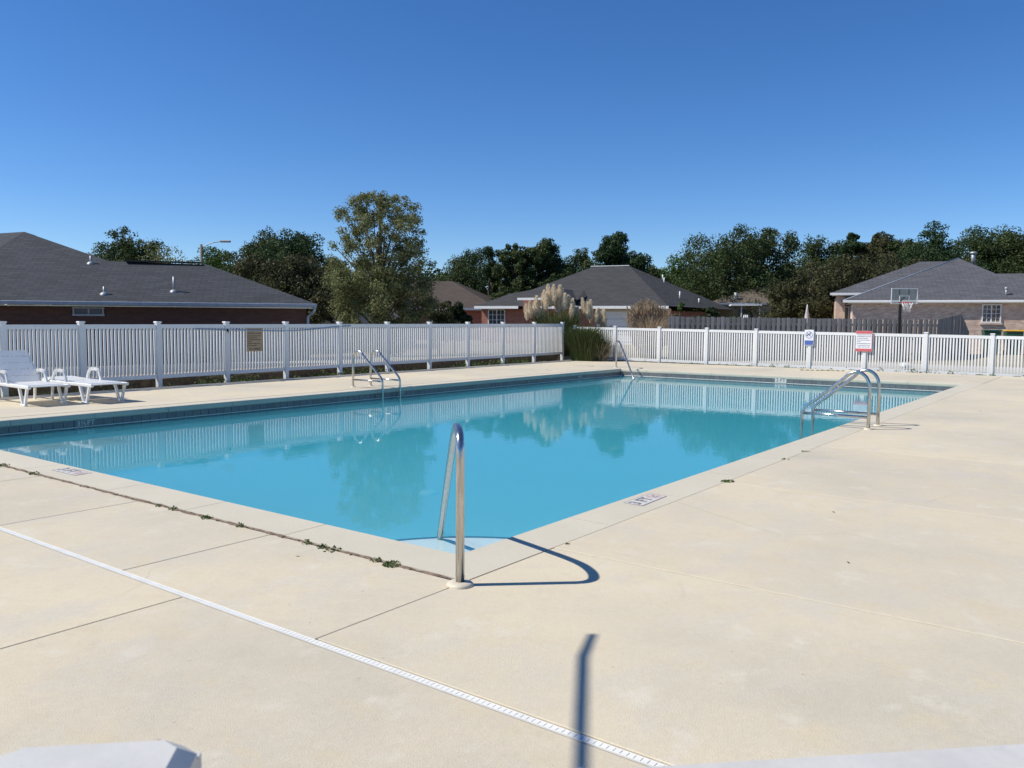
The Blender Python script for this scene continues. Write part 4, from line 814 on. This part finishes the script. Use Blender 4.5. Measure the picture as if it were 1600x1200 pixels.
tree('magnolia_tree', 'small dark round magnolia in front of the brown roofed house', 'tree', 24.9, 21.6, 2.75, 1.15, 'leafM', .07, 7000, 'round', 60)
tree('river_birch', 'tall sparse yellow-green tree behind the left fence with sky showing through', 'tree', 19.4, 20.7, 6.5, 4.1, 'leafS', .045, 76000, 'sparse', 61, .0)
tree('vine_shrub', 'slender bright green shrub poking above the wooden fence', 'shrub', 30.7, 13.2, 2.4, .4, 'leafG', .05, 1400, 'column', 62)
tree('shrub', 'dark upright shrub behind the wooden fence by the porch house', 'shrub', 31.5, 12.0, 2.5, .9, 'leafM', .06, 4000, 'round', 63)
tree('shrub', 'low green shrub just right of the slender one behind the wooden fence', 'shrub', 30.6, 12.4, 2.0, 1.1, 'leafB', .05, 3500, 'round', 64)
tree('shrub', 'yellowish low shrub right of the dark upright one behind the wooden fence', 'shrub', 31.6, 11.0, 1.9, 1.0, 'leafG', .05, 3000, 'round', 65)
tree('shrub', 'shrub at the right foot of the sparse tree before the brown roofed house', 'shrub', 22.7, 20.6, 2.4, 1.3, 'leafB', .05, 6000, 'round', 66)
tree('cane_clump', 'bright green tall cane clump between the brown roof and the middle house', 'plant', 49.7, 38.6, 5.2, 1.7, 'leafG', .13, 3500, 'column', 67)
# distant wood closing the horizon
p = []
for dep, lat0, lat1, h0 in ((78, -60, 75, 5.0),):
    for q in np.arange(lat0, lat1, 1.1):
        for zz in np.arange(.5, h0, 1.1): p.append((*atL(q+random.uniform(-.5, .5), dep+random.uniform(-2, 2))[:2], zz+random.uniform(-.4, .9), random.uniform(.8, 1.3)))
pp, nr, ti = blobs_leaves(p, 60000); o = part('distant_woods', leafmesh('distant_woods', pp, .26, O, nr, ti), O); tag(o, 'dark strip of distant woods closing the gaps between trees', 'woods', kind='stuff')
# weeds
def weedpatch(x, y, z, r_, n, h=.04, size=.012):
    a = rng.uniform(0, 6.283, n); q = r_*np.sqrt(rng.random(n)); return np.stack([x+q*np.cos(a), y+q*np.sin(a), z+h*rng.random(n)**1.5*(1-q/r_*.6)], 1)
ws = [weedpatch(-.395, y, -.01, r_, n, .03) for y, r_, n in ((.19, .055, 120), (.33, .035, 40), (.72, .06, 45), (.82, .035, 35), (.97, .03, 25), (1.7, .03, 30), (2.10, .04, 60), (2.55, .035, 40), (2.75, .03, 30), (4.9, .05, 50), (5.6, .07, 70))]
for y in np.arange(.0, 6, .11): ws.append(weedpatch(-.392, y+random.uniform(-.05, .05), -.012, .014, random.choice((1, 2, 4)), .010))
ws += [weedpatch(3.33, -.38, 0, .06, 90, .02), weedpatch(.62, -.40, 0, .012, 9, .01), weedpatch(4.9, -.38, 0, .05, 20, .01), weedpatch(5.6, -.38, 0, .05, 20, .01)]
o = part('weeds', leafmesh('weeds', np.concatenate(ws), .010, 'weed'), 'weed'); tag(o, 'small green weeds growing in the coping joint', 'weeds', kind='stuff')
ws = []
for y in np.arange(-2.5, 12.3, .12):
    if random.random() < .62: ws.append(weedpatch(23.2+random.uniform(-.04, .06), y, -.03, .10, random.choice((10, 25, 60)), random.choice((.06, .10, .20))))
for k in range(9): ws.append(weedpatch(22.0+.05*k, 4.9-.14*k, 0, .07, 22, .03))
o = part('weeds', leafmesh('weeds', np.concatenate(ws), .022, 'weed'), 'weed'); tag(o, 'weeds along the foot of the right fence and deck edge', 'weeds', kind='stuff')
ws = []
for x in np.arange(1, 23, .11):
    dens = 1 if (7.0 < x < 8.6 or 10.6 < x < 13 or 16.5 < x < 20.8) else .45
    if random.random() < dens: ws.append(weedpatch(x, 13.88+.0335*(x-6)+random.uniform(-.18, .14), -.10, .14, int(50*dens), .30 if dens == 1 else .18))
o = part('weeds', leafmesh('weeds', np.concatenate(ws), .026, 'weed', tint=None), 'weed'); tag(o, 'weeds in the dirt strip under the left fence', 'weeds', kind='stuff')
ws = [np.array([[x, y, .006]]) for x, y in [(random.uniform(-1, 22.8), random.choice((random.uniform(10, 13.2), random.uniform(-7, -.5)))) for _ in range(18)]] + [np.array([[random.uniform(-3.2, 0), random.uniform(-2.6, 3), -.004]]) for _ in range(2)] + [weedpatch(x, y, .005, r_, n, .03) for x, y, r_, n in ((19.35, 10.9, .16, 26), (16.4, 10.6, .1, 10), (12.8, 10.7, .08, 7), (15.4, 11.9, .3, 10), (21.6, 8.6, .2, 9), (-.40, 5.86, .05, 40))]
o = part('fallen_leaves', leafmesh('fallen_leaves', np.concatenate(ws), .017, 'dead', np.tile([0, 0, 2.], (sum(map(len, ws)), 1))), 'dead'); tag(o, 'scattered dry brown leaves lying on the pool deck', 'leaves', kind='stuff')
